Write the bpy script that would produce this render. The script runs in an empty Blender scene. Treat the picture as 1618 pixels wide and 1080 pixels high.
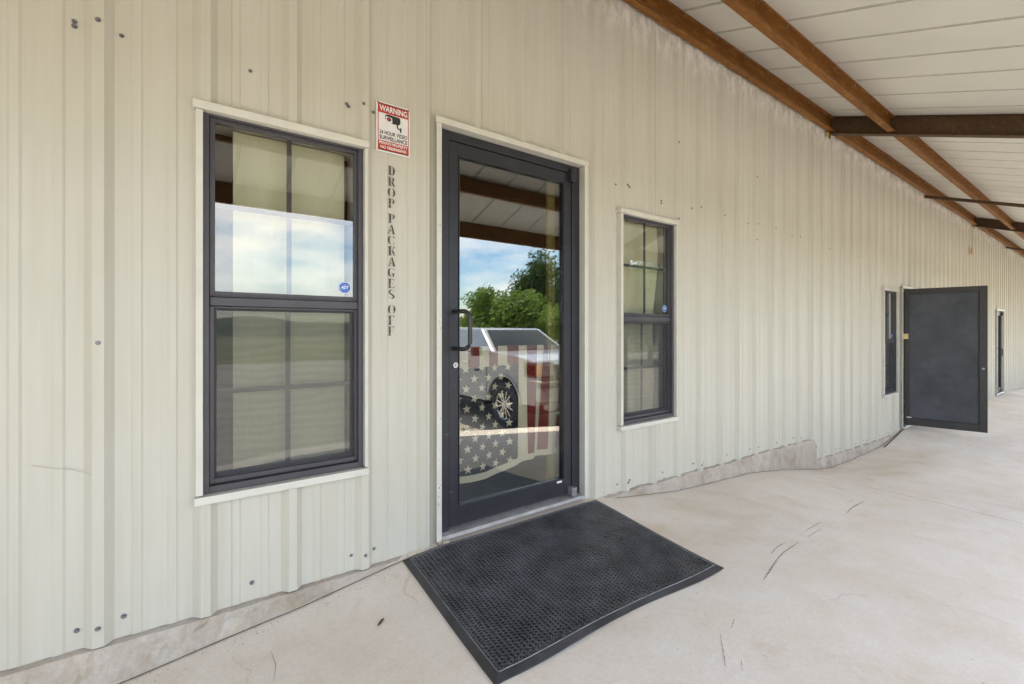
import bpy, bmesh, math, random
from mathutils import Vector, Matrix, noise
R = math.radians
scn = bpy.context.scene
col = scn.collection
rnd = random.Random(7)

# ------------------------------------------------------------------ camera
CAM_Z = 1.30
cam_d = bpy.data.cameras.new('camera'); cam = bpy.data.objects.new('camera', cam_d); col.objects.link(cam)
cam.location = (0, -2.23, CAM_Z)
cam.rotation_euler = (R(90), 0, R(-(90 - 53.8)))
cam_d.sensor_width = 36; cam_d.lens = 36 * 725 / 1618
cam_d.shift_y = -18 / 1618
cam_d.clip_start = 0.05; cam_d.clip_end = 1500
scn.camera = cam
# ------------------------------------------------------------------ light
SUN_EL, SUN_AZ = 68, 132          # azimuth: clockwise from +Y towards +X
w = bpy.data.worlds.new("World"); scn.world = w; w.use_nodes = True
nt = w.node_tree; nt.nodes.clear()
def N(t, **k):
    n = nt.nodes.new(t)
    for a, b in k.items(): setattr(n, a, b)
    return n
wo = N('ShaderNodeOutputWorld'); bg = N('ShaderNodeBackground'); bg.inputs[1].default_value = 0.15
sky = N('ShaderNodeTexSky', sky_type='NISHITA', sun_disc=False)
sky.sun_elevation = R(SUN_EL); sky.sun_rotation = R(SUN_AZ); sky.air_density = 1.0; sky.dust_density = 0.8; sky.ozone_density = 2.0
tc = N('ShaderNodeTexCoord'); mp = N('ShaderNodeMapping'); mp.inputs['Scale'].default_value = (1, 1, 3.2)
mp.inputs['Location'].default_value = (5.1, 4.1, 2.2)
nz = N('ShaderNodeTexNoise'); nz.inputs['Scale'].default_value = 2.6; nz.inputs['Detail'].default_value = 9; nz.inputs['Roughness'].default_value = .58
rp = N('ShaderNodeValToRGB'); rp.color_ramp.elements[0].position = .43; rp.color_ramp.elements[1].position = .60
mx = N('ShaderNodeMix', data_type='RGBA'); mx.inputs[7].default_value = (9.0, 8.8, 8.6, 1)
mm = N('ShaderNodeMath', operation='MULTIPLY'); mm.inputs[1].default_value = .9
L = nt.links.new
L(tc.outputs['Generated'], mp.inputs[0]); L(mp.outputs[0], nz.inputs[0]); L(nz.outputs[0], rp.inputs[0])
L(rp.outputs[0], mm.inputs[0]); L(mm.outputs[0], mx.inputs[0]); hs_ = N('ShaderNodeHueSaturation'); hs_.inputs['Saturation'].default_value = 1.28; L(sky.outputs[0], hs_.inputs['Color']); L(hs_.outputs[0], mx.inputs[6]); L(mx.outputs[2], bg.inputs[0]); L(bg.outputs[0], wo.inputs[0])
sd = bpy.data.lights.new('sun', 'SUN'); sd.energy = 3.6; sd.angle = R(.53); sd.color = (1, .94, .84)
so = bpy.data.objects.new('sun', sd); col.objects.link(so)
dv = Vector((math.sin(R(SUN_AZ)) * math.cos(R(SUN_EL)), math.cos(R(SUN_AZ)) * math.cos(R(SUN_EL)), math.sin(R(SUN_EL))))
so.rotation_euler = dv.to_track_quat('Z', 'Y').to_euler(); so.location = (0, 0, 30)
scn.view_settings.view_transform = 'Standard'; scn.view_settings.look = 'None'
scn.view_settings.exposure = 1.78; scn.view_settings.gamma = 1
scn.render.engine = 'CYCLES'
try:
    scn.cycles.max_bounces = 10; scn.cycles.diffuse_bounces = 5; scn.cycles.glossy_bounces = 5; scn.cycles.transparent_max_bounces = 16
except Exception: pass

# ------------------------------------------------------------------ materials
def srgb(r, g, b):
    f = lambda c: (c / 255 / 12.92) if c / 255 <= .04045 else ((c / 255 + .055) / 1.055) ** 2.4
    return (f(r), f(g), f(b), 1)
class Mat:
    def __init__(s, name):
        s.m = bpy.data.materials.new(name); s.m.use_nodes = True; s.t = s.m.node_tree
        s.b = s.t.nodes['Principled BSDF']; s.o = s.t.nodes['Material Output']
        s.pos = None
    def n(s, t, **k):
        n = s.t.nodes.new(t)
        for a, b in k.items(): setattr(n, a, b)
        return n
    def l(s, a, b): s.t.links.new(a, b)
    def coord(s, scale=(1, 1, 1), loc=(0, 0, 0), obj=False):
        if s.pos is None:
            s.geo = s.n('ShaderNodeNewGeometry'); s.tc = s.n('ShaderNodeTexCoord'); s.pos = True
        m = s.n('ShaderNodeMapping'); m.inputs['Scale'].default_value = scale; m.inputs['Location'].default_value = loc
        s.l(s.tc.outputs['Object'] if obj else s.geo.outputs['Position'], m.inputs[0]); return m.outputs[0]
    def noise(s, scale, co, detail=4, rough=.55, lo=.3, hi=.7, dist=0):
        n = s.n('ShaderNodeTexNoise'); n.inputs['Scale'].default_value = scale; n.inputs['Detail'].default_value = detail
        n.inputs['Roughness'].default_value = rough; n.inputs['Distortion'].default_value = dist; s.l(co, n.inputs['Vector'])
        r = s.n('ShaderNodeMapRange'); r.inputs[1].default_value = lo; r.inputs[2].default_value = hi; s.l(n.outputs[0], r.inputs[0])
        return r.outputs[0]
    def mix(s, fac, a, b, blend='MIX'):
        m = s.n('ShaderNodeMix', data_type='RGBA', blend_type=blend)
        for v, i in ((fac, 0), (a, 6), (b, 7)):
            if isinstance(v, (int, float)): m.inputs[i].default_value = v
            elif isinstance(v, tuple): m.inputs[i].default_value = v if len(v) == 4 else (*v, 1)
            else: s.l(v, m.inputs[i])
        return m.outputs[2]
    def math(s, op, a, b=None):
        m = s.n('ShaderNodeMath', operation=op)
        for v, i in ((a, 0), (b, 1)):
            if v is None: continue
            if isinstance(v, (int, float)): m.inputs[i].default_value = v
            else: s.l(v, m.inputs[i])
        return m.outputs[0]
    def base(s, v):
        if isinstance(v, tuple): s.b.inputs['Base Color'].default_value = v if len(v) == 4 else (*v, 1)
        else: s.l(v, s.b.inputs['Base Color'])
    def rough(s, v):
        if isinstance(v, (int, float)): s.b.inputs['Roughness'].default_value = v
        else: s.l(v, s.b.inputs['Roughness'])
    def bump(s, h, strength=.3, dist=.01):
        b = s.n('ShaderNodeBump'); b.inputs['Strength'].default_value = strength; b.inputs['Distance'].default_value = dist
        s.l(h, b.inputs['Height']); s.l(b.outputs[0], s.b.inputs['Normal'])
    def metal(s, v): s.b.inputs['Metallic'].default_value = v
    def spec(s, v): s.b.inputs['Specular IOR Level'].default_value = v

def simple(name, c, rough=.6, metal=0, var=.12, scale=6, bump=0, obj=False, spec=.5):
    m = Mat(name); co = m.coord(obj=obj)
    f = m.noise(scale, co, 5)
    a = tuple(min(1, x * (1 - var)) for x in c[:3]); b = tuple(min(1, x * (1 + var)) for x in c[:3])
    m.base(m.mix(f, a, b)); m.metal(metal); m.spec(spec)
    r = m.n('ShaderNodeMapRange'); r.inputs[3].default_value = max(0, rough - .08); r.inputs[4].default_value = min(1, rough + .08)
    m.l(m.noise(scale * 3, co, 4), r.inputs[0]); m.rough(r.outputs[0])
    if bump: m.bump(m.noise(scale * 12, co, 3), .4, bump)
    return m.m

# painted corrugated sheet
m = Mat('cream_sheet_paint'); co = m.coord((1, 1, .05)); cof = m.coord()
streak = m.noise(22, co, 6, .6, .35, .7)
streak2 = m.noise(75, m.coord((1, 1, .02), (3, 0, 0)), 4, .6, .4, .68)
blot = m.noise(1.3, cof, 5, .6, .4, .75)
c = m.mix(streak, (.545, .523, .455), (.508, .482, .405))
c = m.mix(m.math('MULTIPLY', streak2, .25), c, (.48, .44, .345))
c = m.mix(m.math('MULTIPLY', blot, .35), c, (.585, .575, .52))
sp = m.n('ShaderNodeTexVoronoi'); sp.inputs['Scale'].default_value = 30; m.l(cof, sp.inputs['Vector'])
spk = m.n('ShaderNodeMapRange'); spk.inputs[1].default_value = .055; spk.inputs[2].default_value = .035; m.l(sp.outputs['Distance'], spk.inputs[0])
gate = m.noise(1.7, m.coord(loc=(5, 2, 1)), 3, .5, .56, .62)
c = m.mix(m.math('MULTIPLY', m.math('MULTIPLY', spk.outputs[0], gate), .6), c, (.20, .17, .12))
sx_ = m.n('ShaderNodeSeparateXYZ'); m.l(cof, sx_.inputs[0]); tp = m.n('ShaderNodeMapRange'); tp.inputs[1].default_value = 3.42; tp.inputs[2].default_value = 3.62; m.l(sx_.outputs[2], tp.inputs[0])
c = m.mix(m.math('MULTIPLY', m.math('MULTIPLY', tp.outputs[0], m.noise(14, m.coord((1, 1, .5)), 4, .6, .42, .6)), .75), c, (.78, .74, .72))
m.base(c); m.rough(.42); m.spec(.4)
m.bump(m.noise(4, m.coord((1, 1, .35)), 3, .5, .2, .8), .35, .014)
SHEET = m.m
TRIM = simple('cream_trim_paint', (.60, .585, .52), .4, var=.06, scale=9)
def framepaint(name, c, rough=.42):
    m = Mat(name); co = m.coord(); f = m.noise(7, co, 6, .6)
    cc = m.mix(f, tuple(x * .85 for x in c), tuple(x * 1.2 for x in c))
    sc = m.noise(38, m.coord((.3, 1, 1)), 5, .7, .66, .76)
    m.base(m.mix(m.math('MULTIPLY', sc, .35), cc, (.3, .3, .31)))
    m.rough(rough); m.spec(.45); return m.m
BRONZE = framepaint('bronze_window_frame', (.060, .055, .066))
BLACKF = framepaint('black_door_frame', (.023, .023, .030))
DARKF = framepaint('charcoal_door_frame', (.032, .029, .029), .5)
BOARD = None
m = Mat('black_painted_board'); co = m.coord()
c = m.mix(m.noise(2.2, co, 6, .6), (.020, .023, .031), (.062, .068, .082))
c = m.mix(m.math('MULTIPLY', m.noise(9, co, 6, .7, .62, .75), .4), c, (.16, .155, .14))
m.base(c); m.rough(.5); m.bump(m.noise(30, co), .2, .003); BOARD = m.m
MUNTIN = simple('grey_muntin', (.05, .048, .058), .5)
GALV = simple('galvanised_steel', (.30, .30, .31), .45, .6, .25, 40)
SCREWM = simple('zinc_screw', (.20, .20, .215), .45, .5, .3, 90)
ALU = simple('worn_aluminium', (.50, .50, .51), .42, .5, .2, 12)
def glassmat(name, tint, mult, rough=.0):
    m = Mat(name); m.t.nodes.remove(m.b)
    tr = m.n('ShaderNodeBsdfTransparent'); tr.inputs[0].default_value = (*tint, 1)
    gl = m.n('ShaderNodeBsdfGlossy'); gl.inputs['Roughness'].default_value = rough; gl.inputs[0].default_value = (1, 1, 1, 1)
    ge = m.n('ShaderNodeNewGeometry'); vm = m.n('ShaderNodeVectorMath', operation='DOT_PRODUCT'); m.l(ge.outputs['Normal'], vm.inputs[0]); m.l(ge.outputs['Incoming'], vm.inputs[1])
    k = m.math('SUBTRACT', 1.0, m.math('ABSOLUTE', vm.outputs['Value'])); k = m.math('POWER', k, 5.0)
    f = m.math('MULTIPLY', m.math('ADD', m.math('MULTIPLY', k, .96), .04), mult); f.node.use_clamp = True
    mi = m.n('ShaderNodeMixShader'); m.l(f, mi.inputs[0]); m.l(tr.outputs[0], mi.inputs[1]); m.l(gl.outputs[0], mi.inputs[2]); m.l(mi.outputs[0], m.o.inputs[0])
    return m.m
DGLASS = glassmat('door_glass', (.86, .88, .82), 3.6)
WGLASS = glassmat('window_glass', (.97, .98, .97), 2.1)
def screenmat():
    m = Mat('insect_screen_mesh'); m.t.nodes.remove(m.b)
    tr = m.n('ShaderNodeBsdfTransparent'); df = m.n('ShaderNodeBsdfDiffuse'); 
    co = m.coord((1, 1, 1))
    wv = m.n('ShaderNodeTexWave', wave_type='BANDS', bands_direction='Z'); wv.inputs['Scale'].default_value = 9; wv.inputs['Distortion'].default_value = 9; wv.inputs['Detail'].default_value = 3; wv.inputs['Detail Scale'].default_value = .8
    m.l(m.coord((.35, 1, 1)), wv.inputs['Vector'])
    df.inputs[0].default_value = (.075, .076, .082, 1)
    f = m.math('ADD', m.math('MULTIPLY', wv.outputs['Fac'], .04), .39)
    mi = m.n('ShaderNodeMixShader'); m.l(f, mi.inputs[0]); m.l(tr.outputs[0], mi.inputs[1]); m.l(df.outputs[0], mi.inputs[2]); m.l(mi.outputs[0], m.o.inputs[0])
    return m.m
SCREEN = screenmat()
m = Mat('paper_shade'); co = m.coord(); c = m.mix(m.noise(4, m.coord((1, 1, .4)), 5), (.46, .445, .31), (.56, .545, .40)); m.base(c); m.rough(.9)
m.bump(m.noise(6, m.coord((2, 1, .5)), 4), .5, .01); SHADE = m.m
INNER = simple('dark_interior_wall', (.15, .16, .185), .8)
# concrete
def concrete(name, c1, c2, c3, bscale=1.0):
    m = Mat(name); co = m.coord()
    big = m.noise(.9 * bscale, m.coord((1, 1.6, 1)), 7, .62, .32, .68, .6)
    mid = m.noise(3.1 * bscale, m.coord((1, 1.2, 1), (4, 1, 0)), 8, .65, .35, .7, .4)
    fine = m.noise(60, co, 5, .7, .3, .7)
    c = m.mix(big, c1, c2); c = m.mix(m.math('MULTIPLY', mid, .55), c, c3)
    c = m.mix(m.math('MULTIPLY', fine, .30), c, tuple(x * .74 for x in c2)); g2 = m.noise(220, co, 3, .7, .35, .65); c = m.mix(m.math('MULTIPLY', g2, .16), c, tuple(x * .55 for x in c2))
    # small dark pits and stains
    v = m.n('ShaderNodeTexVoronoi'); v.inputs['Scale'].default_value = 11; m.l(co, v.inputs['Vector'])
    r = m.n('ShaderNodeMapRange'); r.inputs[1].default_value = .06; r.inputs[2].default_value = .02; m.l(v.outputs['Distance'], r.inputs[0])
    c = m.mix(m.math('MULTIPLY', m.math('MULTIPLY', r.outputs[0], m.noise(2.3, m.coord(loc=(9, 9, 0)), 3, .5, .45, .60)), .8), c, (.12, .10, .08))
    st = m.noise(1.6 * bscale, m.coord((1, 1, 1), (20, 3, 0)), 8, .7, .57, .72, 1.0)
    c = m.mix(m.math('MULTIPLY', st, .5), c, tuple(x * y for x, y in zip(c1, (.66, .58, .46))))
    # hairline cracks
    cr = m.n('ShaderNodeTexVoronoi', feature='DISTANCE_TO_EDGE'); cr.inputs['Scale'].default_value = .55
    dn = m.n('ShaderNodeTexNoise'); dn.inputs['Scale'].default_value = 3; dn.inputs['Detail'].default_value = 6; m.l(co, dn.inputs['Vector'])
    va = m.n('ShaderNodeVectorMath', operation='MULTIPLY_ADD'); m.l(dn.outputs['Color'], va.inputs[0]); va.inputs[1].default_value = (.35, .35, 0); m.l(co, va.inputs[2]); m.l(va.outputs[0], cr.inputs['Vector'])
    r2 = m.n('ShaderNodeMapRange'); r2.inputs[1].default_value = .0028; r2.inputs[2].default_value = .0008; m.l(cr.outputs[0], r2.inputs[0])
    c = m.mix(m.math('MULTIPLY', m.math('MULTIPLY', r2.outputs[0], m.noise(1.1, m.coord(loc=(2, 7, 0)), 2, .5, .5, .6)), .18), c, (.14, .11, .08))
    m.base(c); m.rough(.78); m.spec(.3)
    m.bump(m.math('ADD', m.math('MULTIPLY', mid, .5), m.math('MULTIPLY', fine, .25)), .35, .004)
    return m.m
SLAB = concrete('slab_concrete', (.86, .79, .70), (.70, .60, .48), (.89, .87, .84))
FOUND = concrete('foundation_concrete', (.60, .53, .45), (.33, .26, .18), (.56, .55, .54), 3.4)
LOT = concrete('lot_gravel', (.44, .39, .31), (.35, .30, .235), (.45, .415, .35), .3)
m = Mat('dry_grass'); c = m.mix(m.noise(.4, m.coord(), 6), (.10, .12, .045), (.20, .18, .08)); m.base(c); m.rough(1); GRASS = m.m
# steel
def rusty(name, a, b, d):
    m = Mat(name); co = m.coord()
    c = m.mix(m.noise(5, m.coord((.4, 1, 1)), 7, .65), a, b)
    c = m.mix(m.math('MULTIPLY', m.noise(30, m.coord((.25, 1, 1)), 5, .7, .5, .72), .6), c, d)
    m.base(c); m.rough(.62); m.spec(.35); return m.m
PURL = rusty('red_oxide_purlin', (.205, .080, .010), (.130, .048, .007), (.36, .19, .045))
RAFT = rusty('brown_oxide_rafter', (.080, .042, .018), (.055, .029, .013), (.14, .085, .045))
DECK = simple('white_roof_liner', (.63, .62, .575), .45, var=.05, scale=1.5)
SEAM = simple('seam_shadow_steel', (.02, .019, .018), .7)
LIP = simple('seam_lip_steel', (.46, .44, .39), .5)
RUB = Mat('black_rubber'); co = RUB.coord(); RUB.base(RUB.mix(RUB.noise(6, co, 6), (.022, .022, .025), (.062, .062, .068))); RUB.rough(.5); RUB.bump(RUB.noise(90, co), .3, .001); RUB = RUB.m
RUBT = simple('highlight_rubber_tread', (.080, .080, .088), .35, var=.4, scale=8)  # tread highlights put into the colour: lighter bars over a darker base
def flat(name, c, rough=.5, metal=0, spec=.5, **k): return simple(name, c, rough, metal, var=k.get('var', .05), scale=k.get('scale', 20), spec=spec)
RED = flat('sign_red', (.42, .035, .020)); WHITE = flat('sign_white', (.74, .72, .72)); INK = flat('sign_black', (.025, .022, .02))
SBLUE = flat('sticker_blue', (.035, .13, .50), .4); SWHITE = flat('sticker_white', (.8, .8, .82), .4)
m = Mat('worn_stencil_paint'); c = m.mix(m.noise(60, m.coord(), 4), (.035, .032, .025), (.09, .08, .06)); m.base(c); m.rough(.7)
tr = m.n('ShaderNodeBsdfTransparent'); mi = m.n('ShaderNodeMixShader'); m.l(m.noise(110, m.coord((1, 1, .7)), 5, .7, .57, .68), mi.inputs[0]); m.l(m.b.outputs[0], mi.inputs[1]); m.l(tr.outputs[0], mi.inputs[2]); m.l(mi.outputs[0], m.o.inputs[0]); STENC = m.m
YEL = flat('yellow_bracket_paint', (.62, .36, .04)); ORG = flat('orange_plastic', (.55, .22, .03)); WOODB = flat('pale_wood_block', (.62, .45, .22), .7, var=.15)
PCARD = flat('keycard_white', (.8, .8, .8))
SCUFF = Mat('scuff_rubber'); SCUFF.base((.06, .055, .05)); SCUFF.rough(.8)
tr = SCUFF.n('ShaderNodeBsdfTransparent'); mi = SCUFF.n('ShaderNodeMixShader'); SCUFF.l(SCUFF.noise(90, SCUFF.coord(), 5, .75, .33, .62), mi.inputs[0]); SCUFF.l(SCUFF.b.outputs[0], mi.inputs[1]); SCUFF.l(tr.outputs[0], mi.inputs[2]); SCUFF.l(mi.outputs[0], SCUFF.o.inputs[0]); SCUFF = SCUFF.m
FRED = flat('flag_red_cloth', (.22, .022, .022), .85); FWHITE = flat('flag_white_cloth', (.78, .66, .60), .85); FNAVY = flat('flag_navy_cloth', (.009, .012, .032), .85)
def carpaint():
    m = Mat('silver_car_paint'); m.base((.40, .41, .43)); m.metal(.25); m.rough(.3)
    m.b.inputs['Coat Weight'].default_value = .8; m.b.inputs['Coat Roughness'].default_value = .05; return m.m
PAINT = carpaint()
CARGL = flat('car_window_glass', (.012, .02, .021), .08, spec=.35); CHROME = flat('chrome', (.62, .62, .63), .12, 1.0); CBLK = flat('black_plastic', (.02, .02, .022), .5)
AMBER = flat('amber_lens', (.75, .28, .02), .2); LENS = flat('clear_lens', (.6, .6, .62), .1, .3); TYRE = flat('tyre_rubber', (.02, .02, .021), .7)
BARK = simple('tree_bark', (.11, .085, .06), .9, scale=12, bump=.01)
def leafmat(name, a, b):
    m = Mat(name); oi = m.n('ShaderNodeNewGeometry')
    c = m.mix(oi.outputs['Random Per Island'], a, b); m.base(c); m.rough(.6)
    tl = m.n('ShaderNodeBsdfTranslucent'); m.l(c, tl.inputs[0]); mi = m.n('ShaderNodeMixShader'); mi.inputs[0].default_value = .35
    m.l(m.b.outputs[0], mi.inputs[1]); m.l(tl.outputs[0], mi.inputs[2]); m.l(mi.outputs[0], m.o.inputs[0]); return m.m
LEAFA = leafmat('light_green_leaf', (.13, .22, .03), (.24, .34, .06)); LEAFB = leafmat('dark_green_leaf', (.045, .085, .016), (.095, .15, .03))

# ------------------------------------------------------------------ helpers
class MB:
    def __init__(s): s.v = []; s.f = []; s.mi = []; s.cur = 0
    def quad(s, *p):
        n = len(s.v); s.v += [tuple(q) for q in p]; s.f.append(tuple(range(n, n + len(p)))); s.mi.append(s.cur); return s
    def box(s, x0, x1, y0, y1, z0, z1):
        n = len(s.v); s.v += [(x, y, z) for x in (x0, x1) for y in (y0, y1) for z in (z0, z1)]
        for f in ((0, 1, 3, 2), (4, 6, 7, 5), (0, 4, 5, 1), (2, 3, 7, 6), (0, 2, 6, 4), (1, 5, 7, 3)):
            s.f.append(tuple(n + i for i in f)); s.mi.append(s.cur)
        return s
    def hexa(s, p):   # 8 points ordered like box
        n = len(s.v); s.v += [tuple(q) for q in p]
        for f in ((0, 1, 3, 2), (4, 6, 7, 5), (0, 4, 5, 1), (2, 3, 7, 6), (0, 2, 6, 4), (1, 5, 7, 3)):
            s.f.append(tuple(n + i for i in f)); s.mi.append(s.cur)
        return s
    def tube(s, pts, r, n=10, cap=True):
        rings = []
        for i, p in enumerate(pts):
            p = Vector(p); a = Vector(pts[max(0, i - 1)]); b = Vector(pts[min(len(pts) - 1, i + 1)]); d = (b - a).normalized()
            up = Vector((0, 0, 1)) if abs(d.z) < .9 else Vector((1, 0, 0)); u = d.cross(up).normalized(); v = d.cross(u)
            rr = r[i] if isinstance(r, (list, tuple)) else r
            k = len(s.v); s.v += [tuple(p + u * math.cos(t) * rr + v * math.sin(t) * rr) for t in [2 * math.pi * j / n for j in range(n)]]; rings.append(k)
        for a, b in zip(rings, rings[1:]):
            for j in range(n): s.f.append((a + j, a + (j + 1) % n, b + (j + 1) % n, b + j)); s.mi.append(s.cur)
        if cap: s.f.append(tuple(rings[0] + j for j in range(n))[::-1]); s.f.append(tuple(rings[-1] + j for j in range(n))); s.mi += [s.cur] * 2
        return s
    def prism(s, poly, axis, a, b):   # poly of 2D points extruded along axis from a to b
        def P(u, v, w): return {'x': (w, u, v), 'y': (u, w, v), 'z': (u, v, w)}[axis]
        n = len(s.v); k = len(poly)
        s.v += [P(u, v, a) for u, v in poly] + [P(u, v, b) for u, v in poly]
        s.f.append(tuple(range(n, n + k))); s.f.append(tuple(range(n + 2 * k - 1, n + k - 1, -1))); s.mi += [s.cur] * 2
        for i in range(k):
            j = (i + 1) % k; s.f.append((n + i, n + k + i, n + k + j, n + j)); s.mi.append(s.cur)
        return s
    def mesh(s, name, mats):
        me = bpy.data.meshes.new(name); me.from_pydata(s.v, [], s.f)
        for mt in (mats if isinstance(mats, (list, tuple)) else [mats]): me.materials.append(mt)
        if any(s.mi): me.polygons.foreach_set('material_index', s.mi)
        me.validate(); bm = bmesh.new(); bm.from_mesh(me); bmesh.ops.recalc_face_normals(bm, faces=bm.faces); bm.to_mesh(me); bm.free(); me.update(); return me
    def build(s, name, mats, parent=None, bevel=0, smooth=False, norec=False):
        if norec:
            me = bpy.data.meshes.new(name); me.from_pydata(s.v, [], s.f)
            for mt in (mats if isinstance(mats, (list, tuple)) else [mats]): me.materials.append(mt)
            if any(s.mi): me.polygons.foreach_set('material_index', s.mi)
            me.update()
        else: me = s.mesh(name, mats)
        return link(name, me, parent, bevel, smooth)
def link(name, me, parent=None, bevel=0, smooth=False):
    o = bpy.data.objects.new(name, me); col.objects.link(o)
    if parent is not None:
        o.parent = parent
    if bevel:
        b = o.modifiers.new('bevel', 'BEVEL'); b.width = bevel; b.segments = 2; b.limit_method = 'ANGLE'
    if smooth:
        for p in me.polygons: p.use_smooth = True
    return o
def tag(o, label=None, cat=None, group=None, kind=None):
    if label: o['label'] = label
    if cat: o['category'] = cat
    if group: o['group'] = group
    if kind: o['kind'] = kind
    return o
def empty(name, loc=(0, 0, 0), rz=0):
    o = bpy.data.objects.new(name, None); col.objects.link(o); o.location = loc; o.rotation_euler = (0, 0, rz); o.empty_display_size = .2; return o
def interp(x, tab):
    if x <= tab[0][0]: return tab[0][1]
    for (a, p), (b, q) in zip(tab, tab[1:]):
        if x <= b: return p + (q - p) * (x - a) / (b - a)
    return tab[-1][1]
def text_mesh(body, width, height, bold=0.0):
    c = bpy.data.curves.new('t', 'FONT'); c.body = body; c.size = 1; c.offset = bold; c.resolution_u = 3
    o = bpy.data.objects.new('t', c); col.objects.link(o)
    dg = bpy.context.evaluated_depsgraph_get(); me = bpy.data.meshes.new_from_object(o.evaluated_get(dg))
    col.objects.unlink(o); bpy.data.objects.remove(o)
    xs = [v.co.x for v in me.vertices]; ys = [v.co.y for v in me.vertices]
    x0, x1, y0, y1 = min(xs), max(xs), min(ys), max(ys)
    return [((v.co.x - x0) / (x1 - x0) * width, (v.co.y - y0) / (y1 - y0) * height) for v in me.vertices], [tuple(p.vertices) for p in me.polygons]
def wall_text(name, body, x, y, z, width, height, mat, parent, bold=0.0):
    vs, fs = text_mesh(body, width, height, bold)
    mb = MB(); mb.v = [(x + u, y, z + v) for u, v in vs]; mb.f = fs; mb.mi = [0] * len(fs)
    return mb.build(name, mat, parent, norec=True)

# ------------------------------------------------------------------ ground heights
NEAR = [(-4, -.15), (-.46, -.003), (-.11, .025), (.146, .05), (.43, .076), (.8, .127), (.96, .15), (1.1, .165), (2.28, .155), (2.6, .102), (3.2, .016), (3.5, -.002), (4.37, -.051), (5.1, -.15), (5.9, -.29), (6.3, -.345), (7.06, -.366), (8.1, -.36), (9.07, -.25), (10.4, -.25), (12, -.36), (16.5, -.42), (18.5, -.42), (22, -.578), (28, -.7)]
FAR = [(-4, -.10), (-.5, 0.0), (.4, .07), (.9, .125), (2.2, .125), (3, .05), (4, -.03), (5, -.12), (6, -.21), (9, -.33), (18, -.52), (28, -.7)]
def slabz(x, y):
    t = min(1, max(0, -y / .95)); t = t * t * (3 - 2 * t)
    z = interp(x, NEAR) * (1 - t) + interp(x, FAR) * t
    z += -.02 * max(0, -y - 1.2)
    return z + .004 * noise.noise(Vector((x * 1.1, y * 1.1, 0)))
xs = []; x = -9.0
while x < 28.01:
    xs.append(x); x += .08 if x < 11 else .25
ys = [.10, .004] + [-.03 - .08 * i for i in range(14)] + [-1.25, -1.5, -1.8, -2.2, -2.5, -2.75]
mb = MB(); nx, ny = len(xs), len(ys)
mb.v = [(x, y, slabz(x, y)) for x in xs for y in ys]
for i in range(nx - 1):
    if xs[i] < 5.1 <= xs[i + 1]: pass
    for j in range(ny - 1): a = i * ny + j; mb.f.append((a, a + 1, a + ny + 1, a + ny)); mb.mi.append(0)
for i in range(nx - 1):   # outer edge drop
    a, b = xs[i], xs[i + 1]; mb.quad((a, -2.75, slabz(a, -2.75)), (b, -2.75, slabz(b, -2.75)), (b, -2.75, -1.2), (a, -2.75, -1.2))
slab = mb.build('concrete_slab', SLAB, smooth=False); tag(slab, kind='structure', label='pale stained concrete slab under the porch roof')
for p in slab.data.polygons: p.use_smooth = abs(p.normal.z) > .5
def gz(x, y):
    g0 = -.44 - max(0, x - 8) * .012 - .0015 * max(0, -y - 6)
    t = min(1, max(0, (-y - 2.77) / 1.1)); return (interp(max(-3, min(28, x)), FAR) - .09) * (1 - t) + g0 * t
mb = MB(); gx = [-400, -120, -50, -20, -8, -4, 0, 4, 8, 12, 18, 25, 40, 80, 200, 500]; gy = [-2.77, -3.1, -3.5, -3.9, -6, -10, -16, -26]
def strip(gx, gy, f):
    mb = MB(); n = len(gy); mb.v = [(x, y, f(x, y)) for x in gx for y in gy]
    for i in range(len(gx) - 1):
        for j in range(n - 1): a = i * n + j; mb.f.append((a, a + 1, a + n + 1, a + n)); mb.mi.append(0)
    return mb
zc = lambda x, y: gz(max(-60, min(60, x)), y)
tag(strip(gx, gy, zc).build('parking_lot', LOT), kind='structure')
tag(strip(gx, [-26, -60, -150, -600], zc).build('ground', GRASS), kind='structure')
tag(strip([-400, -120, -30, -9.03], [-2.77, 3, 30, 400], zc).build('ground', GRASS), kind='structure')
tag(strip([28.05, 60, 200, 500], [-2.77, 3, 30, 400], zc).build('ground', GRASS), kind='structure')
tag(strip([-9.03, 28.05], [22, 60, 400], zc).build('ground', GRASS), kind='structure')

# control joint and scuffs on the slab (parts)
def ribbon(name, pts, wd, mat, parent, dz=.003, sub=6):
    pts = [p for p in pts]
    if name == 'scuff_mark' and len(pts) > 2:
        for _ in range(2):
            q = [pts[0]]
            for a, b in zip(pts, pts[1:]): q += [(a[0] * .75 + b[0] * .25, a[1] * .75 + b[1] * .25), (a[0] * .25 + b[0] * .75, a[1] * .25 + b[1] * .75)]
            pts = q + [pts[-1]]
        sub = 2
    mb = MB(); P = []
    for (a, b) in zip(pts, pts[1:]):
        for k in range(sub): t = k / sub; P.append((a[0] + (b[0] - a[0]) * t, a[1] + (b[1] - a[1]) * t))
    P.append(pts[-1]); n = len(P); Lr = []
    for i, p in enumerate(P):
        a = P[max(0, i - 1)]; b = P[min(n - 1, i + 1)]; d = Vector((b[0] - a[0], b[1] - a[1])).normalized(); q = Vector((-d.y, d.x))
        ww = wd * (.35 + .65 * math.sin(math.pi * (i + .5) / n)) if wd > 0 else -wd
        ww *= .75 + .5 * rnd.random() if wd > 0 else 1
        Lr.append((Vector(p) + q * ww / 2, Vector(p) - q * ww / 2))
    for (a, b), (c, d) in zip(Lr, Lr[1:]):
        mb.quad(*[(v.x, v.y, slabz(v.x, v.y) + dz) for v in (a, b, d, c)])
    return mb.build(name, mat, parent)
JOINT = flat('joint_dirt', (.13, .10, .07), .9, var=.5)
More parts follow.
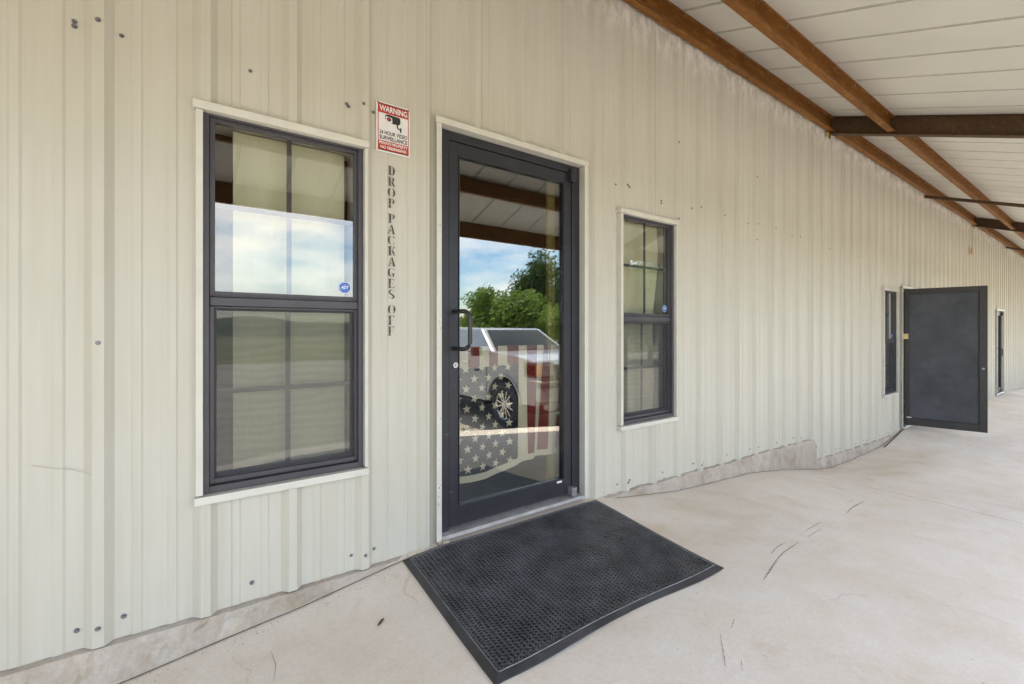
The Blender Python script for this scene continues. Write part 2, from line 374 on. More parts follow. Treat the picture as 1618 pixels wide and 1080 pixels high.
ribbon('control_joint', [(5.08, -.35), (5.09, -1.2), (5.06, -2.2), (5.06, -2.74)], -.006, JOINT, slab, sub=10)
def wiggle(x0, x1):
    P = []; x = x0
    while x < x1: P.append((x, -.052 - .008 * noise.noise(Vector((x * 3, 1, 1))))); x += .11
    P.append((x1, -.05)); return P
for a, b in ((-8.5, 1.0), (2.5, 9.2)): ribbon('edge_joint', wiggle(a, b), -.007, JOINT, slab, .004, 2)
# ------------------------------------------------------------------ building
bld = empty('metal_building', (0, 0, 0))
tag(bld, 'long cream corrugated metal building with dark windows and doors on a concrete foundation', 'building')
PITCH = .3205; RIB0 = .095
BOT = [(-4, .16), (-.47, .17), (.13, .154), (1.04, .147), (2.38, .129), (3, .123), (3.6, .108), (4.1, .093), (4.7, .085), (5.9, .055)]
BOT2 = [(5.9, -.2), (7.26, -.253), (9.16, -.3), (19, -.498), (28, -.6)]
STEPX = 5.93
def botz(x): return interp(x, BOT) if x < STEPX else interp(x, BOT2)
WIN = [(0.0, 0.0), (2.512, -.03), (8.27, -.285)]     # dx, dz from the first window
DOORS = [(0.0, 0.0), (8.09, -.43), (16.2, -.57)]
OPEN = []
for dx, dz in WIN: OPEN.append((.075 + dx, .735 + dx, .63 + dz, 2.19 + dz))
for dx, dz in DOORS: OPEN.append((1.128 + dx, 2.218 + dx, -5, 2.415 + dz))
PROF = []   # (offset from rib centre, protrusion)
for o, h in ((-.042, 0), (-.016, .028), (.016, .028), (.042, 0)): PROF.append((o, h))
for mc in (PITCH / 3, 2 * PITCH / 3): PROF += [(mc - .018, 0), (mc - .011, .0042), (mc + .011, .0042), (mc + .018, 0)]
def prot(x):
    t = (x - RIB0) % PITCH
    if t > PITCH - .042: t -= PITCH
    return interp(t, PROF + [(PITCH - .042, 0)])
TOPZ = 3.82
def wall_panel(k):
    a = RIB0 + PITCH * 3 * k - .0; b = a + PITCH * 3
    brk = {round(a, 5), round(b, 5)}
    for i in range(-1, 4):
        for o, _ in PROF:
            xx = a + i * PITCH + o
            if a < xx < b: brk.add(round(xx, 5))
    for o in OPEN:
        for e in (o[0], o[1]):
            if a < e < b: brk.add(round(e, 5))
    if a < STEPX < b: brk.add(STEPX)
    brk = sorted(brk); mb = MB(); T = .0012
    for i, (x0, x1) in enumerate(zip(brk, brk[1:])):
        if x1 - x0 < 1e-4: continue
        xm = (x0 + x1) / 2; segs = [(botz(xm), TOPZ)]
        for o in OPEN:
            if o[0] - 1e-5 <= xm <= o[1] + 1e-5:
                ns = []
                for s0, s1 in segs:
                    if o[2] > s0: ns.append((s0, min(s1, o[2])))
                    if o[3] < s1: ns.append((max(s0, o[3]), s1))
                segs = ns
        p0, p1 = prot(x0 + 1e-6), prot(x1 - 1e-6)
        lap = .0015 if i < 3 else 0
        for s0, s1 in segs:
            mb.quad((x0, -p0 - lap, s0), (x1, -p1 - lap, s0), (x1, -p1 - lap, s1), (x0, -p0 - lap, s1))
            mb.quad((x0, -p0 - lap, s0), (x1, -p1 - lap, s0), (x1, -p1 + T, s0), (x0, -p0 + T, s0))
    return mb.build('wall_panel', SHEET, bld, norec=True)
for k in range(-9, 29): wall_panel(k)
X0 = RIB0 - 27 * PITCH; X1 = RIB0 + PITCH * 87
# foundation: rough cast face with broken top edge
mb = MB(); fx = []; x = -8.5
while x < X1 - .02: fx.append(x); x += .03 if x < 11 else .12
rowsF = 7
for i, x in enumerate(fx):
    top = (botz(x) if x < STEPX else (interp(STEPX - .01, BOT) if x < STEPX + .12 else botz(x))) + .03
    if STEPX - .25 < x < STEPX: top = botz(x) + .02
    low = interp(x, NEAR) - .06
    for j in range(rowsF):
        t = j / (rowsF - 1); z = low + (top - low) * t
        rough = (.010 * noise.noise(Vector((x * 9, z * 9, 3))) + .006 * noise.noise(Vector((x * 30, z * 30, 8))))
        if x > STEPX: rough *= 1.8
        mb.v.append((x, .004 - .009 * (1 - t) - abs(rough) * (1 if z < botz(x) - .012 else 0) * 1.0 + (0 if z < botz(x) - .012 else .012), z))
for i in range(len(fx) - 1):
    for j in range(rowsF - 1): a = i * rowsF + j; mb.f.append((a, a + rowsF, a + rowsF + 1, a + 1)); mb.mi.append(0)
# leave the door openings clear
mb2 = MB(); mb2.v = mb.v
for f in mb.f:
    xm = sum(mb.v[i][0] for i in f) / 4; zm = sum(mb.v[i][2] for i in f) / 4
    if any(o[0] - .02 < xm < o[1] + .02 and o[2] < -1 and zm > interp(xm, NEAR) - .0 for o in OPEN): continue
    mb2.f.append(f); mb2.mi.append(0)
mb2.build('foundation_wall', FOUND, bld)
# rough concrete ledge poured in front of the sheet edge
def ledge(x0, x1, ytop, frac, jag, drop):
    mb = MB(); xs_ = []; x = x0
    while x < x1: xs_.append(x); x += .018
    xs_.append(x1)
    for x in xs_:
        bz = botz(x)
        if x0 > 2 and STEPX - .02 < x < STEPX + .05: bz = interp(STEPX, BOT) - .10 * max(0, (x - STEPX + .02)) / .07
        top = bz + drop + jag * (noise.noise(Vector((x * 8, 2, 5))) + .6 * noise.noise(Vector((x * 27, 2, 5)))); low = interp(x, NEAR) - .05
        e = min(1, (x - x0) / .08, (x1 - x) / .08); top = low + (top - low) * max(.0, e) if x0 > 2 else top
        for j, t in enumerate((0, .25, .5, .75, .9, 1, 1)):
            z = low + (top - low) * t; n_ = .014 * noise.noise(Vector((x * 10, z * 14, 1))) + .010 * noise.noise(Vector((x * 40, z * 40, 1)))
            y = ytop - .012 * (1 - t) + (n_ * 1.3 if t < 1 else 0)
            if j == 5: y = ytop + .004
            if j == 6: y = .002; z += .004
            mb.v.append((x, y, z))
    for i in range(len(xs_) - 1):
        for j in range(6): a = i * 7 + j; mb.f.append((a, a + 7, a + 8, a + 1)); mb.mi.append(0)
    mb.build('concrete_ledge', FOUND, bld)
ledge(-8.5, 1.09, -.030, 1, .003, -.006)
ledge(2.30, 9.12, -.032, 1, .016, .001)
# body of the building behind the front sheets
mb = MB()
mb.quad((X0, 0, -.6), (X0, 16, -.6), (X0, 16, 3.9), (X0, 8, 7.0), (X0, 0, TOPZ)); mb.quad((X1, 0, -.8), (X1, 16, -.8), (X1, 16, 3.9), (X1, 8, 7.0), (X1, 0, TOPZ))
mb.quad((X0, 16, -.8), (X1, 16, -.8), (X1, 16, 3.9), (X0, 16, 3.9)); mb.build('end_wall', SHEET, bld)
mb = MB(); mb.quad((X0, .14, 3.93), (X1, .14, 3.93), (X1, 8, 7.0), (X0, 8, 7.0)); mb.quad((X0, 16.2, 3.85), (X1, 16.2, 3.85), (X1, 8, 7.0), (X0, 8, 7.0)); mb.build('roof', DECK, bld)
mb = MB(); mb.box(X0 + .1, 5.9, .121, 5, -.75, .13); mb.box(5.9, X1 - .1, .121, 5, -.75, -.52); mb.box(X0 + .1, X1 - .1, 5, 5.1, -.8, 4.2); mb.box(X0 + .1, X1 - .1, .3, 5, 3.9, 4.0); mb.build('interior_shell', INNER, bld)
# interior lining behind the sheet, with the same openings
mb = MB(); cuts = sorted({X0 + .1, X1 - .1} | {e for o in OPEN for e in (o[0], o[1])})
for a, b in zip(cuts, cuts[1:]):
    xm = (a + b) / 2; segs = [(-.6, 3.9)]
    for o in OPEN:
        if o[0] < xm < o[1]: segs = ([(-.6, o[2])] if o[2] > -.6 else []) + [(o[3], 3.9)]
    for s0, s1 in segs:
        if s0 == -.6: s0 = max(-.6, botz(xm) + .01)
        mb.box(a, b, .02, .12, s0, s1)
mb.build('wall_lining', INNER, bld)

# screws -------------------------------------------------
def screw_mesh():
    mb = MB()
    for r, y0, y1, n in ((.0085, 0, -.0018, 14), (.0052, -.0018, -.0065, 6)):
        pts0 = [(math.cos(2 * math.pi * i / n) * r, y0, math.sin(2 * math.pi * i / n) * r) for i in range(n)]
        pts1 = [(p[0] * .93, y1, p[2] * .93) for p in pts0]
        for i in range(n): j = (i + 1) % n; mb.quad(pts0[i], pts0[j], pts1[j], pts1[i])
        mb.quad(*pts1)
    return mb.mesh('screw', SCREWM)
SM = screw_mesh()
def screw(x, z, s=1.0):
    o = link('screw', SM, bld); o.location = (x, -prot(x) - .0015, z); o.scale = (s, 1, s); o.rotation_euler = (0, rnd.random() * 6, 0)
SC = [(-0.291, 2.396), (-0.291, 2.379), (-0.226, 2.413), (-0.163, 2.394), (0.254, 2.403), (0.728, 2.392), (0.785, 2.377), (-0.226, 1.256), (-0.285, 0.234), (-0.226, 0.232), (-0.157, 0.238), (0.26, 0.228), (0.677, 0.223), (0.737, 0.216), (0.788, 0.224),
      (3.287, 2.827), (4.58, 2.801), (4.58, 2.187), (3.287, 2.208), (2.553, 2.352), (2.656, 2.363), (2.676, 2.352), (3.086, 2.324), (3.086, 2.304), (3.505, 2.33), (3.607, 2.351), (4.032, 2.349), (4.456, 2.333), (4.59, 2.344), (5.02, 2.358), (5.405, 2.332), (5.545, 2.335), (2.570, 0.189), (2.662, 0.192), (2.676, .207), (3.107, 0.178), (3.525, 0.177), (3.618, 0.153), (3.644, 0.172), (4.065, 0.165), (4.48, 0.153), (4.6, 0.159), (5.045, 0.133), (5.43, 0.133), (5.56, 0.116), (.656, 2.38), (.664, 2.370)]
for x, z in SC: screw(x, z, rnd.uniform(.9, 1.1))
for k in range(19, 68):
    x = RIB0 + PITCH * k
    if any(o[0] - .08 < x < o[1] + .08 and o[2] < 0 for o in OPEN): continue
    if k % 3 == 0: screw(x - .07, botz(x) + .05); screw(x + .07, botz(x) + .055)
    elif k < 45: screw(x + .13, botz(x) + .05)
for k in range(20, 50, 3):
    x = RIB0 + PITCH * k
    if not any(o[0] - .08 < x < o[1] + .08 for o in OPEN): screw(x - .07, 2.05 if k > 24 else 2.3); screw(x + .07, 2.05 if k > 24 else 2.31)

# ------------------------------------------------------------------ windows
def ring(mb, x0, x1, z0, z1, y0, y1, t, tb=None, tt=None):
    tb = t if tb is None else tb; tt = t if tt is None else tt
    mb.box(x0, x0 + t, y0, y1, z0, z1); mb.box(x1 - t, x1, y0, y1, z0, z1)
    mb.box(x0 + t, x1 - t, y0 + .0005, y1, z0, z0 + tb); mb.box(x0 + t, x1 - t, y0 + .0005, y1, z1 - tt, z1); return mb
def octagon(cx, cz, r, y): return [(cx + r * math.cos(R(22.5 + 45 * i)), y, cz + r * math.sin(R(22.5 + 45 * i))) for i in range(8)]
def make_window(dx, dz, style, label):
    g = lambda x: x + dx
    h = lambda z: z + dz
    mb = MB(); ring(mb, g(.086), g(.731), h(.640), h(2.184), -.012, .075, .022, .028, .013)
    win = mb.build('window', BRONZE, bld, bevel=.002); win['label'] = label
    # trims
    MB().box(g(.062), g(.086), -.040, .018, h(.646), h(2.176)).build('trim', TRIM, win, bevel=.002)
    MB().box(g(.731), g(.745), -.040, .018, h(.646), h(2.176)).build('trim', TRIM, win, bevel=.002)
    MB().box(g(.052), g(.750), -.046, .018, h(2.178), h(2.212)).build('head_trim', TRIM, win, bevel=.003)
    MB().box(g(.056), g(.750), -.046, .018, h(.608), h(.640)).build('sill', TRIM, win, bevel=.003)
    # upper sash, outer track
    mb = MB(); ring(mb, g(.110), g(.713), h(1.440), h(2.172), .010, .034, .019, .022, .014); mb.box(g(.112), g(.711), .005, .012, h(1.445), h(1.449))
    mb.build('upper_sash', BRONZE, win, bevel=.0015)
    MB().box(g(.110), g(.713), .004, .040, h(1.402), h(1.438)).build('meeting_rail', BRONZE, win, bevel=.003)
    mb = MB(); ring(mb, g(.110), g(.713), h(.670), h(1.400), .014, .026, .016, .020, .008); mb.build('screen_frame', BRONZE, win, bevel=.0015)
    mb = MB(); ring(mb, g(.112), g(.711), h(.672), h(1.398), .040, .062, .024, .036, .014); mb.build('lower_sash', BRONZE, win, bevel=.0015)
    # glass, muntins between
    q = MB(); q.box(g(.127), g(.696), .020, .023, h(1.460), h(2.160)); q.build('pane', WGLASS, win)
    q = MB(); q.box(g(.134), g(.689), .049, .052, h(.705), h(1.386)); q.build('pane', WGLASS, win)
    MB().quad((g(.124), .019, h(.688)), (g(.699), .019, h(.688)), (g(.699), .019, h(1.394)), (g(.124), .019, h(1.394))).build('insect_screen', SCREEN, win)
    mw = .010
    MB().box(g(.410) - mw, g(.410) + mw, .026, .032, h(1.460), h(2.160)).build('muntin', MUNTIN, win)
    MB().box(g(.410) - mw, g(.410) + mw, .0535, .058, h(.705), h(1.386)).build('muntin', MUNTIN, win)
    for za, yy in ((1.818, .0262), (1.044, .0537)):
        MB().box(g(.129), g(.410) - mw, yy, yy + .005, h(za) - mw, h(za) + mw).build('muntin', MUNTIN, win)
        MB().box(g(.410) + mw, g(.694), yy, yy + .005, h(za) - mw, h(za) + mw).build('muntin', MUNTIN, win)
    # reveal and shade
    mb = MB(); ring(mb, g(.092), g(.722), h(.646), h(2.182), .076, .20, .004); mb.build('reveal', TRIM, win)
    mb = MB(); nn = 16
    zt, zb = 2.17, .66
    rws = 14
    for j in range(rws + 1):
        t = j / rws; z = zt + (zb - zt) * t
        if style == 0: xa, xb = .20, .675
        elif style == 1: xa, xb = .155 + .02 * math.sin(t * 7) + (.035 * (1 - t) ** 3), .66 - .06 * t + .02 * math.sin(t * 9)
        else: xa, xb = .18, .60
        for i in range(nn + 1):
            s = i / nn; x = xa + (xb - xa) * s
            y = .105 + .006 * math.sin(s * 14 + t * 3 + dx) * (1.2 if style else .5) + .004 * noise.noise(Vector((x * 6, z * 2, dx)))
            mb.v.append((g(x), y, h(z)))
    for j in range(rws):
        for i in range(nn): a = j * (nn + 1) + i; mb.f.append((a, a + 1, a + nn + 2, a + nn + 1)); mb.mi.append(0)
    mb.build('shade', SHADE if style < 2 else flat('reflection_green_curtain', (.20, .27, .23), .9), win, smooth=True)  # far curtain tinted green to imitate the green reflection in its glass
    # sticker
    cx, cz = g(.652), h(1.506); r = .027
    st = MB().quad(*octagon(cx, cz, r * 1.08, .0186)).quad(*octagon(cx, cz, r * 1.08, .0194)).build('sticker', SWHITE, win)
    mb = MB(); mb.quad(*octagon(cx, cz, r, .0178))
    mb.cur = 1
    for body, ww, hh, zz, bd in (('ADT', .034, .0150, -.006, .03), ('Security Services', .030, .0028, -.0125, 0), ('MONITORED BY', .018, .0024, .0135, 0)):
        vs, fs = text_mesh(body, ww, hh, bd); n = len(mb.v)
        mb.v += [(cx - ww / 2 + u + (v * .18 if body == 'ADT' else 0) - (.001 if body == 'ADT' else 0), .0172, cz + zz + v) for u, v in vs]; mb.f += [tuple(n + i for i in f) for f in fs]; mb.mi += [1] * len(fs)
    mb.build('sticker', [SBLUE, SWHITE], win, norec=True)
    return win
make_window(*WIN[0], 0, 'near window left of the glass door with a flat paper shade and wide reflection')
make_window(*WIN[1], 1, 'window right of the glass door with a loose pale curtain')
make_window(*WIN[2], 2, 'far window beside the open black door with dark screen')

# ------------------------------------------------------------------ doors
def make_door(dx, dz, label, kind):
    g = lambda x: x + dx
    h = lambda z: z + dz
    mb = MB(); zb = h(.19)
    mb.box(g(1.168), g(1.211), .012, .11, zb, h(2.402)); mb.box(g(2.139), g(2.207), .012, .11, zb, h(2.402)); mb.box(g(1.211), g(2.139), .0125, .11, h(2.354), h(2.402))
    mb.box(g(1.212), g(1.222), .07, .10, zb, h(2.353)); mb.box(g(2.128), g(2.138), .07, .10, zb, h(2.353))
    fr = mb.build('door', BLACKF if kind else BLACKF, bld, bevel=.002); fr['label'] = label
    # cream casing: L-shaped with reveal
    for xa, xb, xc, xd in ((1.110, 1.138, 1.138, 1.143), (2.206, 2.236, 2.212, 2.217)):
        m2 = MB(); m2.box(g(xa), g(xb), -.042, -.036, zb - .01, h(2.402)); m2.box(g(xc), g(xd), -.0359, .10, zb - .01, h(2.402)); m2.build('casing', TRIM, fr, bevel=.001)
    m2 = MB(); m2.box(g(1.105), g(2.240), -.044, -.037, h(2.403), h(2.436)); m2.box(g(1.14), g(2.214), -.0369, .10, h(2.4045), h(2.410)); m2.build('head_casing', TRIM, fr, bevel=.001)
    # threshold and concrete sill
    m2 = MB(); m2.prism([(-.045, zb - .008), (-.030, zb + .006), (.085, zb + .012), (.10, zb - .008)], 'x', g(1.145), g(2.209)); m2.build('threshold', ALU, fr)
    # leaf
    if kind == 'glass' or kind == 'far':
        leaf = empty_part = None
        mb = MB()
        mb.box(g(1.215), g(1.274), .018, .062, h(.214), h(2.350)); mb.box(g(2.072), g(2.135), .018, .062, h(.214), h(2.350))
        mb.box(g(1.274), g(2.072), .0185, .062, h(2.282), h(2.350)); mb.box(g(1.274), g(2.072), .0185, .062, h(.214), h(.318))
        mb.build('stile_and_rail_frame', BLACKF, fr, bevel=.0025)
        mb = MB(); ring(mb, g(1.274), g(2.072), h(.318), h(2.282), .012, .030, .005); mb.build('glazing_bead', BLACKF, fr, bevel=.001)
        MB().box(g(1.278), g(2.068), .036, .042, h(.322), h(2.278)).build('pane', DGLASS, fr)
        # pull handle: offset D shape
        pts = []; x0 = 1.247; zt, zl = 1.405, 1.200; yo = -.118; xo = 1.268
        pts.append((g(x0), .02, h(zt))); pts.append((g(x0), -.03, h(zt)))
        for a in range(0, 91, 15):
            t = R(a); pts.append((g(x0 + (xo - x0) * math.sin(t)), yo + .04 - .04 * math.sin(t), h(zt - .04 + .04 * math.cos(t))))
        for a in range(0, 91, 15):
            t = R(a); pts.append((g(x0 + (xo - x0) * math.cos(t)), yo + .04 - .04 * math.cos(t), h(zl + .04 - .04 * math.sin(t))))
        pts += [(g(x0), -.03, h(zl)), (g(x0), .02, h(zl))]
        hd = MB().tube(pts, .0118, 12).build('handle', flat('dark_bronze_handle', (.04, .038, .042), .35, .3), fr, smooth=True)
        lk = MB(); lk.tube([(g(1.252), .018, h(1.108)), (g(1.252), .010, h(1.108))], .016, 18); lk.build('lock_cylinder', CHROME, fr)
        MB().box(g(1.2505), g(1.2535), .0085, .0101, h(1.103), h(1.113)).build('keyhole', INK, fr)
        # pivots
        m2 = MB(); m2.box(g(2.105), g(2.150), -.020, .0175, h(2.29), h(2.372)); m2.tube([(g(2.128), -.014, h(2.285)), (g(2.128), -.014, h(2.376))], .014, 12); m2.build('pivot_hinge', BLACKF, fr, bevel=.003)
        m2 = MB(); m2.box(g(2.100), g(2.145), -.032, .0175, h(.212), h(.262)); m2.tube([(g(2.122), -.018, h(.205)), (g(2.122), -.018, h(.258))], .017, 12); m2.build('bottom_pivot', GALV, fr, bevel=.004)
        m2 = MB(); m2.box(g(2.010), g(2.052), .0165, .0184, h(.300), h(.312)); m2.build('sticker', PCARD, fr)
        m2 = MB()
        for q in range(14): m2.box(g(1.118) + rnd.uniform(-.004, .006), g(1.122) + rnd.uniform(-.003, .008), -.0428, -.0419, 0, 0)
        m2 = MB()
        for q in range(26):
            zz = h(rnd.choice([rnd.uniform(.2, 2.35), rnd.uniform(.25, .9)])); xx = g(rnd.uniform(1.113, 1.133)); s = rnd.uniform(.0012, .003)
            m2.quad(*[(xx + s * math.cos(t) * .8, -.0424, zz + s * math.sin(t) * 1.2) for t in [R(a) for a in range(0, 360, 60)]])
        m2.build('nail_holes', INK, fr)
    else:
        # leaf swung outward on its left side, blanked with a black board
        hx, hy = g(1.215), -.035; ang = R(-77.5)
        M = Matrix.Translation((hx, hy, 0)) @ Matrix.Rotation(ang, 4, 'Z')
        W_ = .92; z0, z1 = -.185, 1.955
        def lp(mb, name, mat, bev=.003):
            o = mb.build(name, mat, fr, bevel=bev); o.matrix_local = M; return o
        mb = MB(); mb.box(0, .055, -.02, .025, z0, z1); mb.box(W_ - .085, W_, -.02, .025, z0, z1); mb.box(.055, W_ - .085, -.0195, .025, z1 - .075, z1); mb.box(.055, W_ - .085, -.0195, .025, z0, z0 + .11)
        lp(mb, 'door_leaf', DARKF)
        lp(MB().box(.055, W_ - .085, -.002, .012, z0 + .11, z1 - .075), 'blanking_board', BOARD, 0)
        mb = MB(); ring(mb, .055, W_ - .085, z0 + .11, z1 - .075, -.012, -.0025, .010); lp(mb, 'glazing_bead', DARKF, .001)
        mb = MB(); mb.tube([(W_ - .045, -.02, .745), (W_ - .045, -.030, .745)], .015, 16); lp(mb, 'lock_cylinder', GALV, 0)
        mb = MB(); mb.box(.03, .085, -.0225, -.0200, z0 + .118, z0 + .130); lp(mb, 'sticker', PCARD, 0)
        mb = MB(); mb.box(-.012, .05, -.075, -.022, 1.17, 1.25); lp(mb, 'wooden_block', WOODB, .003)
        mb = MB()
        for q in range(9):
            xx, zz = rnd.uniform(.1, .78), rnd.uniform(.0, 1.8); mb.tube([(xx, -.002, zz), (xx, -.006, zz)], .006, 8)
        lp(mb, 'board_screw_heads', BOARD, 0)
        # bottom pivot
        MB().box(hx - .03, hx + .02, -.06, -.01, z0 - .03, z0 - .002).build('bottom_pivot', GALV, fr, bevel=.003)
    return fr
make_door(*DOORS[0], 'glass door with a black frame and pull handle between the two near windows', 'glass')
make_door(*DOORS[1], 'door swung open, its leaf blanked with a black board', 'open')
make_door(*DOORS[2], 'farthest narrow-looking dark glass door', 'far')
# broken mortar lump at the left foot of the near door
mb = MB()
for i in range(5):
    a, b = rnd.uniform(1.12, 1.17), rnd.uniform(-.055, -.02); s = rnd.uniform(.012, .022); mb.box(a - s, a + s, b - s, b + s, .15, .165 + s)
mb.build('mortar_lump', FOUND, bld, bevel=.006)

# lettering stencilled on the sheet ----------------------
def arc(cx, cy, rx, ry, a0, a1, t0, t1, n=10):
    out = []; inn = []
    for i in range(n + 1):
        s = i / n; a = R(a0 + (a1 - a0) * s); t = t0 + (t1 - t0) * math.sin(math.pi * s)
        out.append((cx + rx * math.cos(a), cy + ry * math.sin(a))); inn.append((cx + (rx - t) * math.cos(a), cy + (ry - t * .55) * math.sin(a)))
    return [[out[i], out[i + 1], inn[i + 1], inn[i]] for i in range(n)]
rc = lambda a, b, c, d: [[(a, c), (b, c), (b, d), (a, d)]]
stem = lambda: rc(.16, .40, .06, .94) + rc(.02, .50, 0, .055) + rc(.02, .50, .945, 1)
G = {
 'D': stem() + arc(.46, .5, .5, .5, -78, 78, .05, .26),
 'R': stem() + arc(.50, .74, .38, .26, -82, 82, .05, .22) + [[(.50, .46), (.70, .46), (1.0, 0), (.76, 0)]],
 'O': arc(.5, .5, .5, .5, 105, 255, .05, .26) + arc(.5, .5, .5, .5, -75, 75, .05, .26),
 'P': stem() + arc(.50, .72, .40, .28, -84, 84, .05, .24),
 'A': [[(.46, 1), (.60, 1), (.96, .04), (.70, .04)], [(.40, .9), (.45, .86), (.20, .04), (.12, .04)]] + rc(.02, .32, 0, .05) + rc(.60, 1.04, 0, .05) + rc(.30, .56, .30, .36),
 'C': arc(.52, .5, .5, .5, 100, 262, .05, .26) + arc(.56, .5, .42, .5, 25, 72, .03, .14) + arc(.56, .5, .42, .5, -70, -30, .03, .1),
 'K': stem() + [[(.44, .46), (.52, .52), (.92, .97), (.80, .97)], [(.56, .50), (.72, .60), (1.0, 0), (.76, 0)]] + rc(.68, 1.0, .95, 1),
 'G': arc(.52, .5, .5, .5, 100, 262, .05, .26) + arc(.56, .5, .42, .5, 30, 72, .03, .14) + rc(.66, .86, .06, .36) + rc(.56, .96, .36, .42),
 'E': stem() + rc(.52, .88, .945, 1) + rc(.82, .88, .76, .94) + rc(.52, .72, .48, .53) + rc(.52, .90, 0, .055) + rc(.84, .90, .06, .24),
 'S': arc(.46, .73, .34, .27, 70, 230, .05, .2) + [[(.22, .58), (.34, .66), (.84, .34), (.74, .24)]] + arc(.54, .27, .34, .27, -115, 20, .05, .2) + rc(.74, .80, .76, .95) + rc(.16, .22, .08, .24),
 'F': stem() + rc(.52, .88, .945, 1) + rc(.82, .88, .74, .94) + rc(.52, .72, .48, .53)}
mb = MB(); zz = 2.128; pitch = (2.128 - 1.272) / 15.7
for i, ch in enumerate('DROP PACKAGES OFF'):
    if ch != ' ':
        hgt = .046; wid = .039; x0 = .8565 + rnd.uniform(-.0015, .0015); zb = zz - hgt
        for poly in G[ch]: mb.quad(*[(x0 + u * wid, -.0058, zb + v * hgt) for u, v in poly])
    zz -= pitch * (.4 if ch == ' ' else 1)
mb.build('stencil_lettering', STENC, bld, norec=True)
# scratch in the paint on the left panel
mb = MB(); pts = [(-.395, .84), (-.36, .825), (-.30, .81), (-.27, .80), (-.235, .775)]
for (a, b), (c, d) in zip(pts, pts[1:]): mb.quad((a, -.0056 - (0 if a < -.28 else .012), b), (c, -.0056 - (0 if c < -.28 else .018), d), (c, -.0056 - (0 if c < -.28 else .018), d + .0022), (a, -.0056 - (0 if a < -.28 else .012), b + .0022))
mb.build('paint_scratch', flat('scratch', (.40, .36, .29), .8), bld, norec=True)

# ------------------------------------------------------------------ warning sign
sg = empty('warning_sign', (.884, -.008, 2.189)); tag(sg, 'red and white metal warning sign with a camera pictogram screwed to the cream wall', 'sign')
SW, SH = .178, .250; hw = SW / 2
MB().box(-hw, hw, -.003, 0, 0, SH).build('plate', WHITE, sg, bevel=.002)
mb = MB(); i = .008
ring(mb, -hw + i, hw - i, i, SH - i, -.0036, -.0031, .004); mb.box(-hw + i + .004, hw - i - .004, -.0036, -.0031, SH - .056, SH - i - .004); mb.box(-hw + i + .004, hw - i - .004, -.0036, -.0031, i + .004, .057); mb.build('red_border', RED, sg)
wall_text('lettering', 'WARNING', -hw + .016, -.0042, SH - .048, SW - .032, .030, WHITE, sg, .03)
wall_text('lettering', '24 HOUR VIDEO', -hw + .016, -.0040, .088, SW - .032, .020, INK, sg, .02)
wall_text('lettering', 'SURVEILLANCE', -hw + .016, -.0040, .062, SW - .032, .021, INK, sg, .025)
wall_text('lettering', 'PRIVATE PROPERTY', -hw + .014, -.0042, .038, SW - .028, .0145, WHITE, sg, .03)
wall_text('lettering', 'NO TRESPASSING', -hw + .022, -.0042, .017, SW - .044, .0145, WHITE, sg, .03)
cm = MB(); cm.quad(*[(a, -.0040, b) for a, b in [(-.045, .165), (-.043, .186), (-.030, .192), (.030, .190), (.036, .184), (.036, .160), (.028, .152), (-.004, .150)]]); 
cm.quad(*[(a, -.0040, b) for a, b in [(.016, .152), (.024, .152), (.024, .138), (.038, .132), (.036, .126), (.018, .134)]]); cm.quad(*[(a, -.0041, b) for a, b in [(.034, .116), (.042, .116), (.042, .140), (.034, .140)]])
cm.cur = 1; cm.quad(*[(a, -.0044, b) for a, b in [(-.042, .160), (-.041, .182), (-.008, .178), (-.006, .153)]])
cm.cur = 0; cm.quad(*[(-.024 + .012 * math.cos(t), -.0048, .168 + .010 * math.sin(t)) for t in [R(a) for a in range(0, 360, 24)]])
cm.cur = 2; cm.quad(*[(-.026 + .0065 * math.cos(t), -.0052, .168 + .0065 * math.sin(t)) for t in [R(a) for a in range(0, 360, 30)]])
cm.build('camera_pictogram', [INK, WHITE, RED], sg, norec=True)
for sx in (-1, 1): MB().tube([(sx * (hw - .008), -.003, SH - .008), (sx * (hw - .008), -.006, SH - .008)], .004, 10).build('screw', SCREWM, sg)

# ------------------------------------------------------------------ porch roof
pr = empty('porch_roof', (0, 0, 0)); tag(pr, 'sloping porch roof of white liner panels on rust brown steel purlins and rafters', 'roof')
K = .36; Z0 = 3.87
dz_ = lambda y: Z0 + K * y
Q0 = 3.245; SP = .464
ya, yb = .12, -3.12
mbase = MB(); wpn = .431
mbase.hexa([(0, yb, dz_(yb)), (0, yb, dz_(yb) + .03), (0, ya, dz_(ya)), (0, ya, dz_(ya) + .03), (wpn, yb, dz_(yb)), (wpn, yb, dz_(yb) + .03), (wpn, ya, dz_(ya)), (wpn, ya, dz_(ya) + .03)])
DM = mbase.mesh('roof_panel', DECK)
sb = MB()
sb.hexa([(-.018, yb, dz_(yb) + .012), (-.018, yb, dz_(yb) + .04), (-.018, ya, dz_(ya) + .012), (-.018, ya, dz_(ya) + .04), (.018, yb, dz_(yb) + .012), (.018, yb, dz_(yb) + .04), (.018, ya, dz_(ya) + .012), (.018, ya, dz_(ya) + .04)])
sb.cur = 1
y = ya - .05; i = 0
